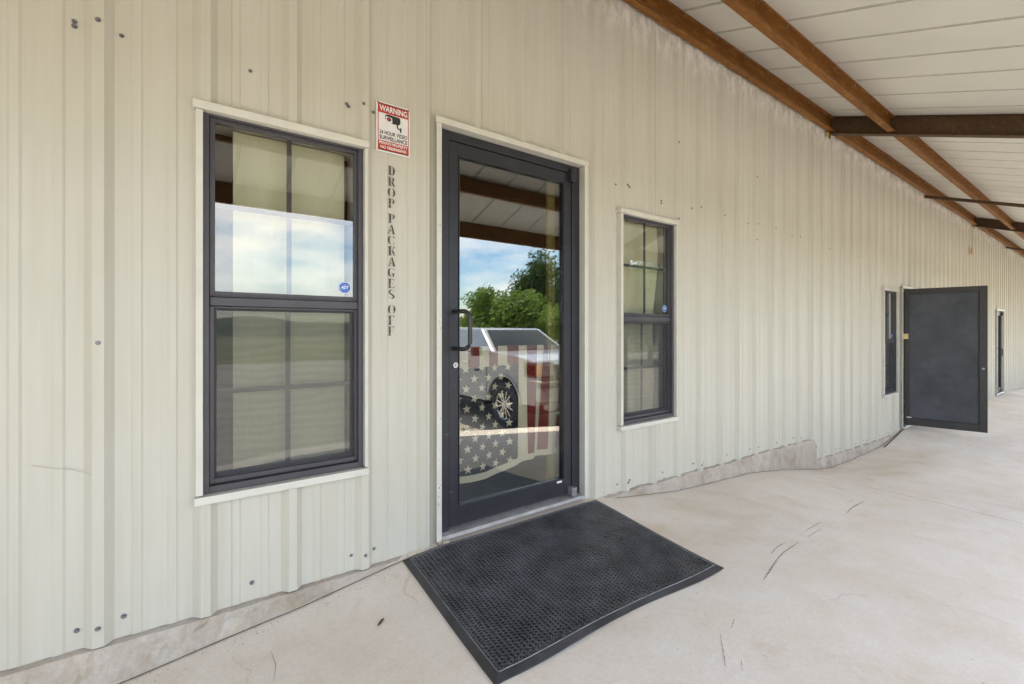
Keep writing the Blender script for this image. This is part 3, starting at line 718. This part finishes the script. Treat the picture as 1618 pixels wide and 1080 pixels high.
while y > yb + .1:
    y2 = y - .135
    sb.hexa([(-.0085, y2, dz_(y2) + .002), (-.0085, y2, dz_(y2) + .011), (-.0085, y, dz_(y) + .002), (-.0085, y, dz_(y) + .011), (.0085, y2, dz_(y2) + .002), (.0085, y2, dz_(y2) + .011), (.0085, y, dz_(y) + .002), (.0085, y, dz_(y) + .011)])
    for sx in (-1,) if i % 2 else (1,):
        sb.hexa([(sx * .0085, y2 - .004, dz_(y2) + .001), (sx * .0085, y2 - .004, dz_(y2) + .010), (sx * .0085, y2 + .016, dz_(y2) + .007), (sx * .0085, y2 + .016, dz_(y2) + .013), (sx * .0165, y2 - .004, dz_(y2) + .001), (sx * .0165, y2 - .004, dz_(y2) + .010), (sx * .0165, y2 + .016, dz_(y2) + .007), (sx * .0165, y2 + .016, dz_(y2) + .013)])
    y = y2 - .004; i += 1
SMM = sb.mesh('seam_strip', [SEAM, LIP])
for k in range(-26, 53):
    xk = Q0 + SP * k
    o = link('roof_panel', DM, pr); o.location = (xk + .0165, 0, 0)
    o = link('seam_strip', SMM, pr); o.location = (xk, 0, 0)
# rafters (I section, open side to both sides) following the slope
def slope_bar(mb, xa, xb, y0, y1, t0, t1):   # t: distance below deck
    mb.hexa([(xa, y0, dz_(y0) - t1), (xa, y0, dz_(y0) - t0), (xa, y1, dz_(y1) - t1), (xa, y1, dz_(y1) - t0), (xb, y0, dz_(y0) - t1), (xb, y0, dz_(y0) - t0), (xb, y1, dz_(y1) - t1), (xb, y1, dz_(y1) - t0)])
RX = [-8.7, -1.85, 6.32, 14.50, 22.67]
for rx in RX:
    mb = MB(); slope_bar(mb, rx - .004, rx + .004, -3.05, -.045, .010, .195); slope_bar(mb, rx - .05, rx + .05, -3.05, -.045, .196, .206); slope_bar(mb, rx - .05, rx + .05, -3.05, -.045, .003, .0095)
    ob = mb.build('rafter', RAFT, pr, bevel=.001)
    MB().box(rx - .02, rx + .02, -.044, -.036, 3.60, 3.66).build('bracket', RAFT, pr)
    MB().box(rx - .075, rx - .045, -.048, -.036, 3.60, 3.66).build('bracket', YEL, pr)
for rx in (-5.3, 2.2, 10.42, 18.6):
    mb = MB(); slope_bar(mb, rx - .025, rx + .025, -3.02, -.045, .215, .265); mb.build('brace_tube', RAFT, pr, bevel=.003)
# purlins: C section, web with flanges turned towards the outside
def purlin(x0, x1, yw, depth=.165, top=.004, name='purlin'):
    zt = dz_(yw - .05) - top; zb = zt - depth; mb = MB()
    mb.box(x0, x1, yw - .003, yw, zb, zt)
    mb.box(x0, x1, yw - .055, yw - .0032, zb, zb + .003); mb.box(x0, x1, yw - .055, yw - .052, zb + .0032, zb + .018)
    mb.box(x0, x1, yw - .055, yw - .0032, zt - .003, zt); mb.box(x0, x1, yw - .055, yw - .052, zt - .018, zt - .0032)
    o = mb.build(name, PURL, pr)
    tips = MB(); k = math.ceil((x0 - Q0) / SP)
    while Q0 + SP * k < x1:
        xk = Q0 + SP * k
        tips.tube([(xk + .04, yw - .045, zt - .003), (xk + .042, yw - .046, zt - .040)], [.0036, .0018], 6); k += 1
    t = tips.build('screw_tips', GALV, o)
    return o
YW = [-.044, -.612, -2.22]
for a, b in zip(RX, RX[1:] + [27.9]):
    for yw in YW: purlin(a + .006, b - .006, yw)
# outer eave beam and posts
mb = MB(); zt = dz_(-3.06) - .004; mb.box(-8.75, 27.9, -3.060, -3.052, zt - .20, zt); mb.box(-8.75, 27.9, -3.11, -3.0605, zt - .20, zt - .192); mb.box(-8.75, 27.9, -3.11, -3.0605, zt - .01, zt); mb.build('eave_beam', PURL, pr)
for rx in RX: MB().box(rx - .05, rx + .05, -3.05 - .0, -2.95, gz(rx, -3) - .1, dz_(-3.0) - .21).build('post', RAFT, pr, bevel=.004)
# hanging orange tag on a cord
tg = empty('hanging_tag', (14.13, -.06, 3.45)); tag(tg, 'small orange plastic tag hanging on a cord below the far rafter end', 'tag')
tg.location = (14.13, -.06, 3.03)
MB().tube([(0, 0, .09), (.002, 0, .52)], .003, 6).build('cord', INK, tg)
mb = MB(); mb.box(-.035, .035, -.008, .008, .02, .09); mb.box(-.022, .022, -.0079, .0079, -.06, .0195); mb.box(-.04, .04, -.012, .012, -.02, .01); mb.build('tag_body', ORG, tg, bevel=.006)

# ------------------------------------------------------------------ door mat
mt = empty('door_mat', (1.56, -.53, slabz(1.56, -.53))); tag(mt, 'black ribbed rubber door mat lying on the concrete in front of the glass door', 'mat')
MC = [(.915, -.055), (2.285, -.065), (2.170, -1.015), (.853, -.965)]   # far left, far right, near right, near left
def mp_(s, t, dz=0):   # s along wall, t towards camera
    a, b, c, d = [Vector(p) for p in MC]
    p = a * (1 - s) * (1 - t) + b * s * (1 - t) + c * s * t + d * (1 - s) * t
    y = p.y
    z = slabz(p.x, y) + .002 + .006 * max(0, math.sin(s * 7.5 - .6)) * (t ** 4)
    y -= .014 * math.sin(s * 8 + .5) * max(0, (t - .9) * 10)
    return (p.x - mt.location.x, y - mt.location.y, z + dz - mt.location.z)
def grid(name, s0, s1, t0, t1, ns, nt_, dz, mat, parent, thick=None):
    mb = MB(); mb.v = [mp_(s0 + (s1 - s0) * i / ns, t0 + (t1 - t0) * j / nt_, dz) for i in range(ns + 1) for j in range(nt_ + 1)]
    for i in range(ns):
        for j in range(nt_): a = i * (nt_ + 1) + j; mb.f.append((a, a + 1, a + nt_ + 2, a + nt_ + 1)); mb.mi.append(0)
    o = mb.build(name, mat, parent, smooth=True)
    return o
grid('mat_base', 0, 1, 0, 1, 60, 44, .003, RUB, mt)
def edge(name, path, w0, w1, h):   # bevelled rim
    mb = MB()
    for (sa, ta), (sb_, tb_) in path:
        pass
    return mb
RIM = .023; RT = .032
mb = MB()
def rimq(a, b, ina, inb, n=40):
    for i in range(n):
        f0, f1 = i / n, (i + 1) / n
        L0 = (a[0] + (b[0] - a[0]) * f0, a[1] + (b[1] - a[1]) * f0); L1 = (a[0] + (b[0] - a[0]) * f1, a[1] + (b[1] - a[1]) * f1)
        I0 = (ina[0] + (inb[0] - ina[0]) * f0, ina[1] + (inb[1] - ina[1]) * f0); I1 = (ina[0] + (inb[0] - ina[0]) * f1, ina[1] + (inb[1] - ina[1]) * f1)
        m0 = ((L0[0] * .25 + I0[0] * .75), (L0[1] * .25 + I0[1] * .75)); m1 = ((L1[0] * .25 + I1[0] * .75), (L1[1] * .25 + I1[1] * .75))
        mb.quad(mp_(*L0, .0), mp_(*L1, .0), mp_(*L1, .0045), mp_(*L0, .0045)); mb.quad(mp_(*L0, .0045), mp_(*L1, .0045), mp_(*m1, .0125), mp_(*m0, .0125))
        mb.quad(mp_(*m0, .0125), mp_(*m1, .0125), mp_(*I1, .0125), mp_(*I0, .0125)); mb.quad(mp_(*I0, .0125), mp_(*I1, .0125), mp_(*I1, .003), mp_(*I0, .003))
C0, C1, C2, C3 = (0, 0), (1, 0), (1, 1), (0, 1); I0_, I1_, I2_, I3_ = (RIM, RT), (1 - RIM, RT), (1 - RIM, 1 - RT), (RIM, 1 - RT)
rimq(C0, C1, I0_, I1_); rimq(C1, C2, I1_, I2_); rimq(C2, C3, I2_, I3_); rimq(C3, C0, I3_, I0_)
mb.build('mat_rim', RUB, mt)
mb = MB()
for a, b in ((I0_, I1_), (I1_, I2_), (I2_, I3_), (I3_, I0_)):
    mb.tube([Vector(mp_(a[0] + (b[0] - a[0]) * i / 36, a[1] + (b[1] - a[1]) * i / 36, .0125)) for i in range(37)], .0026, 6)
mb.build('mat_bead', simple('highlight_rubber_bead', (.16, .16, .17), .45, var=.4, scale=14), mt)  # added bead, coloured light to stand in for the rim's inner highlight
mb = MB(); NS, NT = 62, 50
ds = (1 - 2 * RIM) / NS; dt = (1 - 2 * RT) / NT
for i in range(NS):
    for j in range(NT):
        s = RIM + ds * (i + .5); t = RT + dt * (j + (.5 if i % 2 else .0) + .25)
        if t + dt * .42 > 1 - RT: continue
        hs, ht = ds * .22, dt * .36
        lo, hi = .003, .0135 + rnd.uniform(-.002, .001)
        p = [mp_(s + a, t + b, z) for a in (-hs, hs) for b in (ht, -ht) for z in (lo, hi)]
        q = p[:]; mb.hexa(q)
        # cross link at one end
        if (i + j) % 1 == 0 and i < NS - 1:
            p = [mp_(s + a, t + ht * 1.0 + b, z) for a in (hs * .9, ds * .78) for b in (.0018, -.0045) for z in (lo, hi - .002)]; mb.hexa(p)
for i in range(NS * 2):
    for t in (RT + .012, 1 - RT - .014):
        s_ = RIM + ds * .5 * (i + .5); mb.hexa([mp_(s_ + a, t + b, z) for a in (-ds * .12, ds * .12) for b in (.012, -.012) for z in (.003, .0130)])
tr_ = mb.build('mat_tread', RUBT, mt); tr_['kind'] = 'stuff'

# ------------------------------------------------------------------ flag inside the door
fl = empty('hanging_flag', (1.73, .10, .44)); tag(fl, 'cloth flag of stars and vertical red and white stripes hung behind the door glass', 'flag')
def hem(x):
    return interp(x, [(1.2, .40), (1.33, .405), (1.52, .40), (1.66, .42), (1.73, .439), (1.81, .462), (1.92, .472), (2.11, .462), (2.3, .455)])
def fp(u, v, off=0):   # u metres across from 1.24, v 0 bottom..1 top
    t = 1 - v
    x = 1.245 + u
    sh = max(0, (u - .60)) * (-.28) * t * (1 + .5 * math.sin(u * 20))   # drape gathers to the middle lower down
    x += sh
    z = hem(x) + (1.205 - hem(x)) * v
    y = .115 + .012 * math.sin(x * 16 + t * .8) + (.012 * math.sin(u * 34 + t * 2) if u > .5 else 0) - off
    return (x - 1.73, y - .10, z - .44)
def fpatch(name, u0, u1, v0, v1, mat, off=0, nu=6, nv=14):
    mb = MB(); mb.v = [fp(u0 + (u1 - u0) * i / nu, v0 + (v1 - v0) * j / nv, off) for i in range(nu + 1) for j in range(nv + 1)]
    for i in range(nu):
        for j in range(nv): a = i * (nv + 1) + j; mb.f.append((a, a + 1, a + nv + 2, a + nv + 1)); mb.mi.append(0)
    return mb.build(name, mat, fl, smooth=True)
SPW = .0738
fpatch('canton', 0, 7 * SPW, .055, .845, FNAVY, 0, 24, 16)
for k in range(13):
    lo = .845 if k < 7 else .04
    fpatch('stripe', k * SPW, (k + 1) * SPW, lo, 1, FRED if k % 2 == 0 else FWHITE)
fpatch('hem', 0, 13 * SPW, 0, .052, FWHITE, .001, 50, 2)
star = []
for i in range(10): a = R(90 + 36 * i); r = .0285 if i % 2 == 0 else .0115; star.append((r * math.cos(a), r * math.sin(a)))
rz = [1.072, 1.013, .955, .896, .837, .777, .719, .659, .600, .540, .480]
for j, z in enumerate(rz):
    x0 = 1.27 if j % 2 == 0 else 1.322
    for i in range(5 if j % 2 == 0 else 4):
        cx = x0 + .105 * i + .006 * j / 5; ang = rnd.uniform(-.35, .1)
        mb = MB(); P = []
        for a, b in [(0, 0)] + star:
            a, b = a * math.cos(ang) - b * math.sin(ang), a * math.sin(ang) + b * math.cos(ang)
            u = cx + a - 1.245; hm = hem(cx + a); v = (z + b - hm) / (1.205 - hm); P.append(fp(u, v, .003))
        for q in range(10): mb.quad(P[0], P[1 + q], P[1 + (q + 1) % 10])
        mb.build('star', FWHITE, fl)

# ------------------------------------------------------------------ scuffs, leaf litter, cable
for name, pts, wd in (
    ('scuff_mark', [(2.235, -1.186), (2.364, -1.153), (2.648, -1.080), (2.951, -1.050)], .012), ('scuff_mark', [(2.596, -1.054), (2.748, -1.019), (2.874, -1.013)], .009),
    ('scuff_mark', [(3.190, -0.990), (3.348, -0.977), (3.499, -0.966)], .009), ('scuff_mark', [(3.096, -1.041), (3.225, -1.030), (3.349, -1.024)], .008),
    ('scuff_mark', [(3.915, -0.982), (4.122, -0.944), (4.451, -0.927)], .014), ('scuff_mark', [(4.219, -0.876), (4.398, -0.871)], .006),
    ('scuff_mark', [(4.695, -0.619), (4.712, -0.666), (4.714, -0.727)], .030), ('scuff_mark', [(5.689, -0.549), (5.559, -0.680)], .02),
    ('scuff_mark', [(1.835, -1.256), (1.773, -1.278)], .008), ('scuff_mark', [(1.697, -1.274), (1.617, -1.331), (1.547, -1.379)], .006), ('scuff_mark', [(1.639, -1.385), (1.577, -1.422)], .004),
    ('scuff_mark', [(1.720, -1.415), (1.719, -1.438)], .006)):
    ribbon(name, pts, wd * .6, SCUFF, slab, .0035)
ribbon('hairline_crack', [(0.294, -0.258), (0.297, -0.351), (0.276, -0.434)], .0016, JOINT, slab, .003)
def litter(name, pts, w_, lab):
    o = ribbon(name, pts, w_, flat('dead_leaf_brown', (.07, .05, .03), .9), None, .006, 3); c = Vector(o.data.vertices[0].co); o.data.transform(Matrix.Translation(-c)); o.location = c; tag(o, lab, 'leaf')
litter('dead_leaf', [(0.656, -0.418), (0.675, -0.402), (0.690, -0.391)], .012, 'small curled brown dead leaf on the concrete left of the mat')
cab = MB(); P = []
for x, y in [(8.1, -.10), (8.5, -.085), (8.9, -.07), (9.1, -.06), (9.22, -.055)]: P.append((x, y, slabz(x, y) + .006))
P.append((9.24, -.05, slabz(9.24, -.05) + .06)); c0 = Vector(P[0]); cab.tube([tuple(Vector(p) - c0) for p in P], .007, 8)
o = cab.build('cable', CBLK, smooth=True); o.location = c0; tag(o, 'thin black cable lying along the foundation beside the open door', 'cable')

# ------------------------------------------------------------------ pickup truck (seen reflected in the door)
tk = empty('pickup_truck', (5.68, -4.36, -.44)); tag(tk, 'silver pickup truck parked nose-in to the building, reflected in the glass door', 'truck')
def arcp(cy, cz, r, a0, a1, n=10): return [(cy + r * math.cos(R(a0 + (a1 - a0) * i / n)), cz + r * math.sin(R(a0 + (a1 - a0) * i / n))) for i in range(n + 1)]
prof = [(-4.72, .62), (-4.72, .60), (-4.2, .52)] + arcp(-3.65, .44, .50, 172, 8) + [(-3.1, .42), (-.62, .42)] + arcp(0, .44, .50, 176, 6) + [(.62, .50), (.86, .50), (.93, .62), (.94, 1.02), (.90, 1.16), (.80, 1.24), (.3, 1.32), (-.46, 1.355), (-.52, 1.32), (-2.92, 1.30), (-2.96, 1.33), (-4.72, 1.33)]
MB().prism(prof, 'x', -.985, .985).build('body', PAINT, tk, bevel=.04)
MB().box(-.72, .72, -4.4, .6, .30, 1.0).build('underbody', CBLK, tk)
# greenhouse
yb0, yb1, zt0 = -.80, -2.93, 1.30
A = dict(fl=(-.95, -.42, 1.33), fr=(.95, -.42, 1.33), rl=(-.95, -2.93, 1.28), rr=(.95, -2.93, 1.28), tfl=(-.76, -1.12, 1.79), tfr=(.76, -1.12, 1.79), trl=(-.76, -2.72, 1.82), trr=(.76, -2.72, 1.82))
V_ = {k: Vector(v) for k, v in A.items()}
mb = MB(); mb.hexa([A['rl'], A['trl'], A['fl'], A['tfl'], A['rr'], A['trr'], A['fr'], A['tfr']]); mb.build('cab', PAINT, tk, bevel=.05)
def bil(a, b, c, d, u, v): return (V_[a] * (1 - u) + V_[b] * u) * (1 - v) + (V_[c] * (1 - u) + V_[d] * u) * v
def glassq(name, a, b, c, d, uv, off, mat=CARGL):
    n = (V_[b] - V_[a]).cross(V_[c] - V_[a]).normalized()
    o_ = MB().quad(*[bil(a, b, c, d, u, v) + n * off for u, v in uv]).build(name, mat, tk); return o_
for sgn, (a, b, c, d) in ((1, ('rl', 'fl', 'trl', 'tfl')), (-1, ('rr', 'fr', 'trr', 'tfr'))):
    glassq('side_window', a, b, c, d, [(.56, .10), (.90, .10), (.955, .45), (.93, .84), (.56, .87)], -.008 * sgn * -1 if sgn < 0 else .008); glassq('side_window', a, b, c, d, [(.10, .10), (.50, .10), (.50, .86), (.12, .84)], -.008 * sgn * -1 if sgn < 0 else .008)
for off in (.01, -.01): glassq('windshield', 'fl', 'fr', 'tfl', 'tfr', [(.06, .06), (.94, .06), (.92, .90), (.08, .90)], off)
def wheel(x, y, sgn):
    mb = MB(); n = 36; prf = [(.20, -.12), (.30, -.13), (.395, -.115), (.42, -.08), (.42, .08), (.395, .115), (.30, .13), (.255, .115), (.245, .05)]
    for i in range(n):
        a, b = 2 * math.pi * i / n, 2 * math.pi * (i + 1) / n
        for (r0, w0), (r1, w1) in zip(prf, prf[1:]):
            mb.quad((w0 * -sgn * -1, r0 * math.cos(a), r0 * math.sin(a)), (w0 * sgn, r0 * math.cos(b), r0 * math.sin(b)), (w1 * sgn, r1 * math.cos(b), r1 * math.sin(b)), (w1 * sgn, r1 * math.cos(a), r1 * math.sin(a)))
    wl = mb.build('wheel', TYRE, tk, smooth=True); wl.location = (x, y, .42)
    mb = MB(); mb.tube([(.02 * sgn, 0, 0), (.115 * sgn, 0, 0)], .06, 16)
    for k in range(6):
        for da in (-.16, .16):
            a = k * math.pi / 3 + da; a2 = k * math.pi / 3 + da * 1.5
            p0 = (math.cos(a) * .03, math.sin(a) * .03); p1 = (math.cos(a2) * .262, math.sin(a2) * .262); t = Vector((-math.sin(a), math.cos(a))) * .015
            mb.hexa([(xx * sgn, p[0] + s * t.x, p[1] + s * t.y) for s in (-1, 1) for p in (p0, p1) for xx in (.07, .11)])
    for i in range(n):
        a, b = 2 * math.pi * i / n, 2 * math.pi * (i + 1) / n
        mb.quad(*[(w_ * sgn, r * math.cos(t), r * math.sin(t)) for r, w_, t in ((.262, .118, a), (.262, .118, b), (.240, .10, b), (.240, .10, a))]); mb.quad(*[(w_ * sgn, r * math.cos(t), r * math.sin(t)) for r, w_, t in ((.240, .10, a), (.240, .10, b), (.235, -.05, b), (.235, -.05, a))])
    rm = mb.build('rim', CHROME, wl)
    mb = MB(); mb.tube([(.0, 0, 0), (.03 * sgn, 0, 0)], .235, 24); mb.build('brake_disc', CBLK, wl)
for sx in (-1, 1):
    for yy in (0, -3.65): wheel(sx * .86, yy, sx)
for sx in (-1, 1):
    x0 = sx * .99; o = MB().box(min(x0, x0 + sx * .02), max(x0, x0 + sx * .02), -1.40, -1.18, 1.10, 1.14).build('door_handle', CHROME, tk, bevel=.008)
    MB().box(min(x0, x0 + sx * .02), max(x0, x0 + sx * .02), -2.75, -2.53, 1.10, 1.14).build('door_handle', CHROME, tk, bevel=.008)
    MB().box(min(sx * .99, sx * 1.20), max(sx * .99, sx * 1.20), -.80, -.68, 1.26, 1.44).build('side_mirror', CBLK, tk, bevel=.03)
    MB().box(min(sx * .985, sx * .996), max(sx * .985, sx * .996), -.98, -.70, .96, 1.0).build('badge', CBLK, tk)
    for ys in (-.56, -1.62, -2.75): MB().box(min(sx * .986, sx * .9885), max(sx * .986, sx * .9885), ys - .006, ys + .006, .46, 1.28).build('door_seam', CBLK, tk)
    a = arcp(0, .44, .53, 176, 4, 14); b = arcp(0, .44, .495, 176, 4, 14)
    for cy in (0, -3.65):
        mb = MB()
        for i in range(14): mb.hexa([(xx, q[0] + cy, q[1]) for xx in (sx * .975, sx * 1.008) for q in (a[i], a[i + 1]) for _ in (0,)] + [(xx, q[0] + cy, q[1]) for xx in (sx * .975, sx * 1.008) for q in (b[i], b[i + 1])])
        mb.build('wheel_arch', PAINT, tk)
    lo, hi = (sx * .62, sx * 1.0) if sx > 0 else (sx * 1.0, sx * .62)
    MB().box(lo + (.0 if sx > 0 else -.004), hi + (.004 if sx > 0 else 0), .60, .950, .965, 1.215).build('headlight_bezel', CBLK, tk, bevel=.02)
    MB().box(lo + .02, hi - .02, .70, .962, .985, 1.195).build('headlight', LENS, tk, bevel=.015)
    MB().tube([(sx * .80, .95, 1.09), (sx * .80, .968, 1.09)], .075, 18).build('headlamp_bowl', CHROME, tk)
    q = (sx * .90, sx * 1.004) if sx > 0 else (sx * 1.004, sx * .90)
    MB().box(q[0], q[1], .66, .967, 1.00, 1.18).build('turn_signal', AMBER, tk, bevel=.01)
    MB().tube([(sx * .74, .90, .66), (sx * .74, .99, .66)], .07, 16).build('fog_light', LENS, tk)
    MB().box(min(sx * .95, sx * .75), max(sx * .95, sx * .75), -2.9, -.7, .33, .39).build('step_bar', CBLK, tk, bevel=.02)
mb = MB(); mb.box(-.60, .60, .90, .965, .84, 1.18); gr = mb.build('grille', CBLK, tk, bevel=.02)
for z in (.86, .98, 1.07, 1.15): MB().box(-.6, .6, .966, .985, z, z + .03).build('grille_bar', CHROME, gr)
mb = MB(); mb.box(-1.0, 1.0, .86, 1.06, .58, .82); mb.box(-.8, .8, .84, 1.0, .42, .575); mb.build('front_bumper', PAINT, tk, bevel=.05)
MB().box(-1.003, 1.003, .70, 1.065, .90, .935).build('chrome_strip', CHROME, tk, bevel=.01)
MB().box(-.98, .98, -4.9, -4.7, .55, .75).build('rear_bumper', CHROME, tk, bevel=.03)
MB().tube([(-.3, -1.9, 1.78), (-.3, -1.95, 1.86)], .02, 8).build('antenna', CBLK, tk)

MB().box(2.035, 2.095, .135, .16, .25, 2.35).build('inner_jamb_board', flat('tan_board', (.35, .29, .14), .7), bld)
# far wooded ridge
mb = MB(); P = []
for i in range(121):
    x = -420 + 7 * i; hgt = 7 + 5 * noise.noise(Vector((x * .008, 0, 4))) + 2.2 * noise.noise(Vector((x * .05, 0, 4))) + 1.2 * noise.noise(Vector((x * .21, 0, 4)))
    P.append((x, max(2, hgt)))
for (a, p), (b, q_) in zip(P, P[1:]):
    mb.quad((a, -190, -2), (b, -190, -2), (b, -200, q_ * .7), (a, -200, p * .7)); mb.quad((a, -200, p * .7), (b, -200, q_ * .7), (b, -225, q_), (a, -225, p)); mb.quad((a, -225, p), (b, -225, q_), (b, -260, -2), (a, -260, -2))
tag(mb.build('hills', simple('far_woodland', (.06, .085, .045), .95, var=.5, scale=.3)), kind='structure')

# ------------------------------------------------------------------ trees (seen reflected)
def tree(loc, H, W_, leaf, nleaf, lab, seed, trunkh=.9):
    r = random.Random(seed); t = empty('tree', loc); tag(t, lab, 'tree')
    mb = MB(); tips = []
    mb.tube([(0, 0, -.3), (.05, .02, trunkh * .6), (.0, .05, trunkh)], [.19, .15, .13], 10)
    for k in range(13):
        a = k * 2.4 + r.random(); rr = W_ * .5 * r.uniform(.45, .95); hz = trunkh + (H - trunkh) * r.uniform(.25, .95); rr *= math.sqrt(max(.15, 1 - ((hz - trunkh) / (H - trunkh) - .35) ** 2 * 1.7))
        e = (rr * math.cos(a), rr * math.sin(a), hz); m_ = (e[0] * .4, e[1] * .4, trunkh + (hz - trunkh) * .45)
        mb.tube([(0, .03, trunkh * .9), m_, e], [.08, .05, .015], 6); tips.append(Vector(e)); tips.append(Vector(m_) * .3 + Vector(e) * .7)
    mb.build('trunk', BARK, t, smooth=True)
    mb = MB(); cl = []
    for p in tips:
        for q in range(5): cl.append((p + Vector((r.gauss(0, .35), r.gauss(0, .35), r.gauss(0, .25))) * W_ * .17, r.uniform(.08, .15) * W_))
        cl.append((p * .55 + Vector((0, 0, trunkh * .5 + r.uniform(-.3, .3))), W_ * .17))
    per = nleaf // len(cl)
    for c_, rad in cl:
        for q in range(per):
            d = Vector((r.gauss(0, 1), r.gauss(0, 1), r.gauss(0, .7))).normalized() * rad * r.random() ** .4
            p = c_ + d; s = r.uniform(.055, .14); n = Vector((r.gauss(0, 1), r.gauss(0, 1), r.gauss(0, 1) + .6)).normalized(); u = n.orthogonal().normalized(); v = n.cross(u)
            if p.z < .15: continue
            mb.quad(p - u * s, p - v * s * .5, p + u * s, p + v * s * .5)
    mb.build('crown', leaf, t, norec=True)
tree((13.3, -15.6, -.52), 3.5, 5.0, LEAFA, 24000, 'low light green spreading tree reflected above the truck', 3)
tree((20.4, -19.2, -.6), 6.0, 8.0, LEAFB, 40000, 'tall dark green tree behind the light green one in the door reflection', 5, 1.4)
tree((24.5, -16.2, -.6), 7.4, 8.0, LEAFB, 26000, 'dark bushy tree right of the tall one beyond the lot', 9, 1.0)
tree((17.0, -22.5, -.6), 4.4, 5.5, LEAFA, 12000, 'light green tree standing behind the other trees beyond the lot', 12, 1.0)

tree((29.5, -14.5, -.7), 8.0, 8.5, LEAFB, 24000, 'tallest dark green tree at the right end of the row beyond the lot', 21, 1.3)
# loose grit gathered along the foundation
mb = MB()
for i in range(260):
    x = rnd.choice([rnd.uniform(-.5, 1.1), rnd.uniform(2.3, 9)]); y = -.06 - abs(rnd.gauss(0, .05)); q = rnd.uniform(.001, .0032)
    if 1.0 < x < 2.3: continue
    z = slabz(x, y) + q * .4; P = [(x + q * math.cos(a) * rnd.uniform(.7, 1.3), y + q * math.sin(a) * rnd.uniform(.7, 1.3), z) for a in (0, 2.1, 4.2)]
    for a, b in ((0, 1), (1, 2), (2, 0)): mb.quad(P[a], P[b], (x, y, z + q))
    mb.quad((x, y, z + q), *P[:2])
tag(mb.build('grit', flat('brown_grit', (.20, .15, .10), .9, var=.6), norec=True), 'brown grit and crumbs scattered along the foot of the wall', kind='stuff')
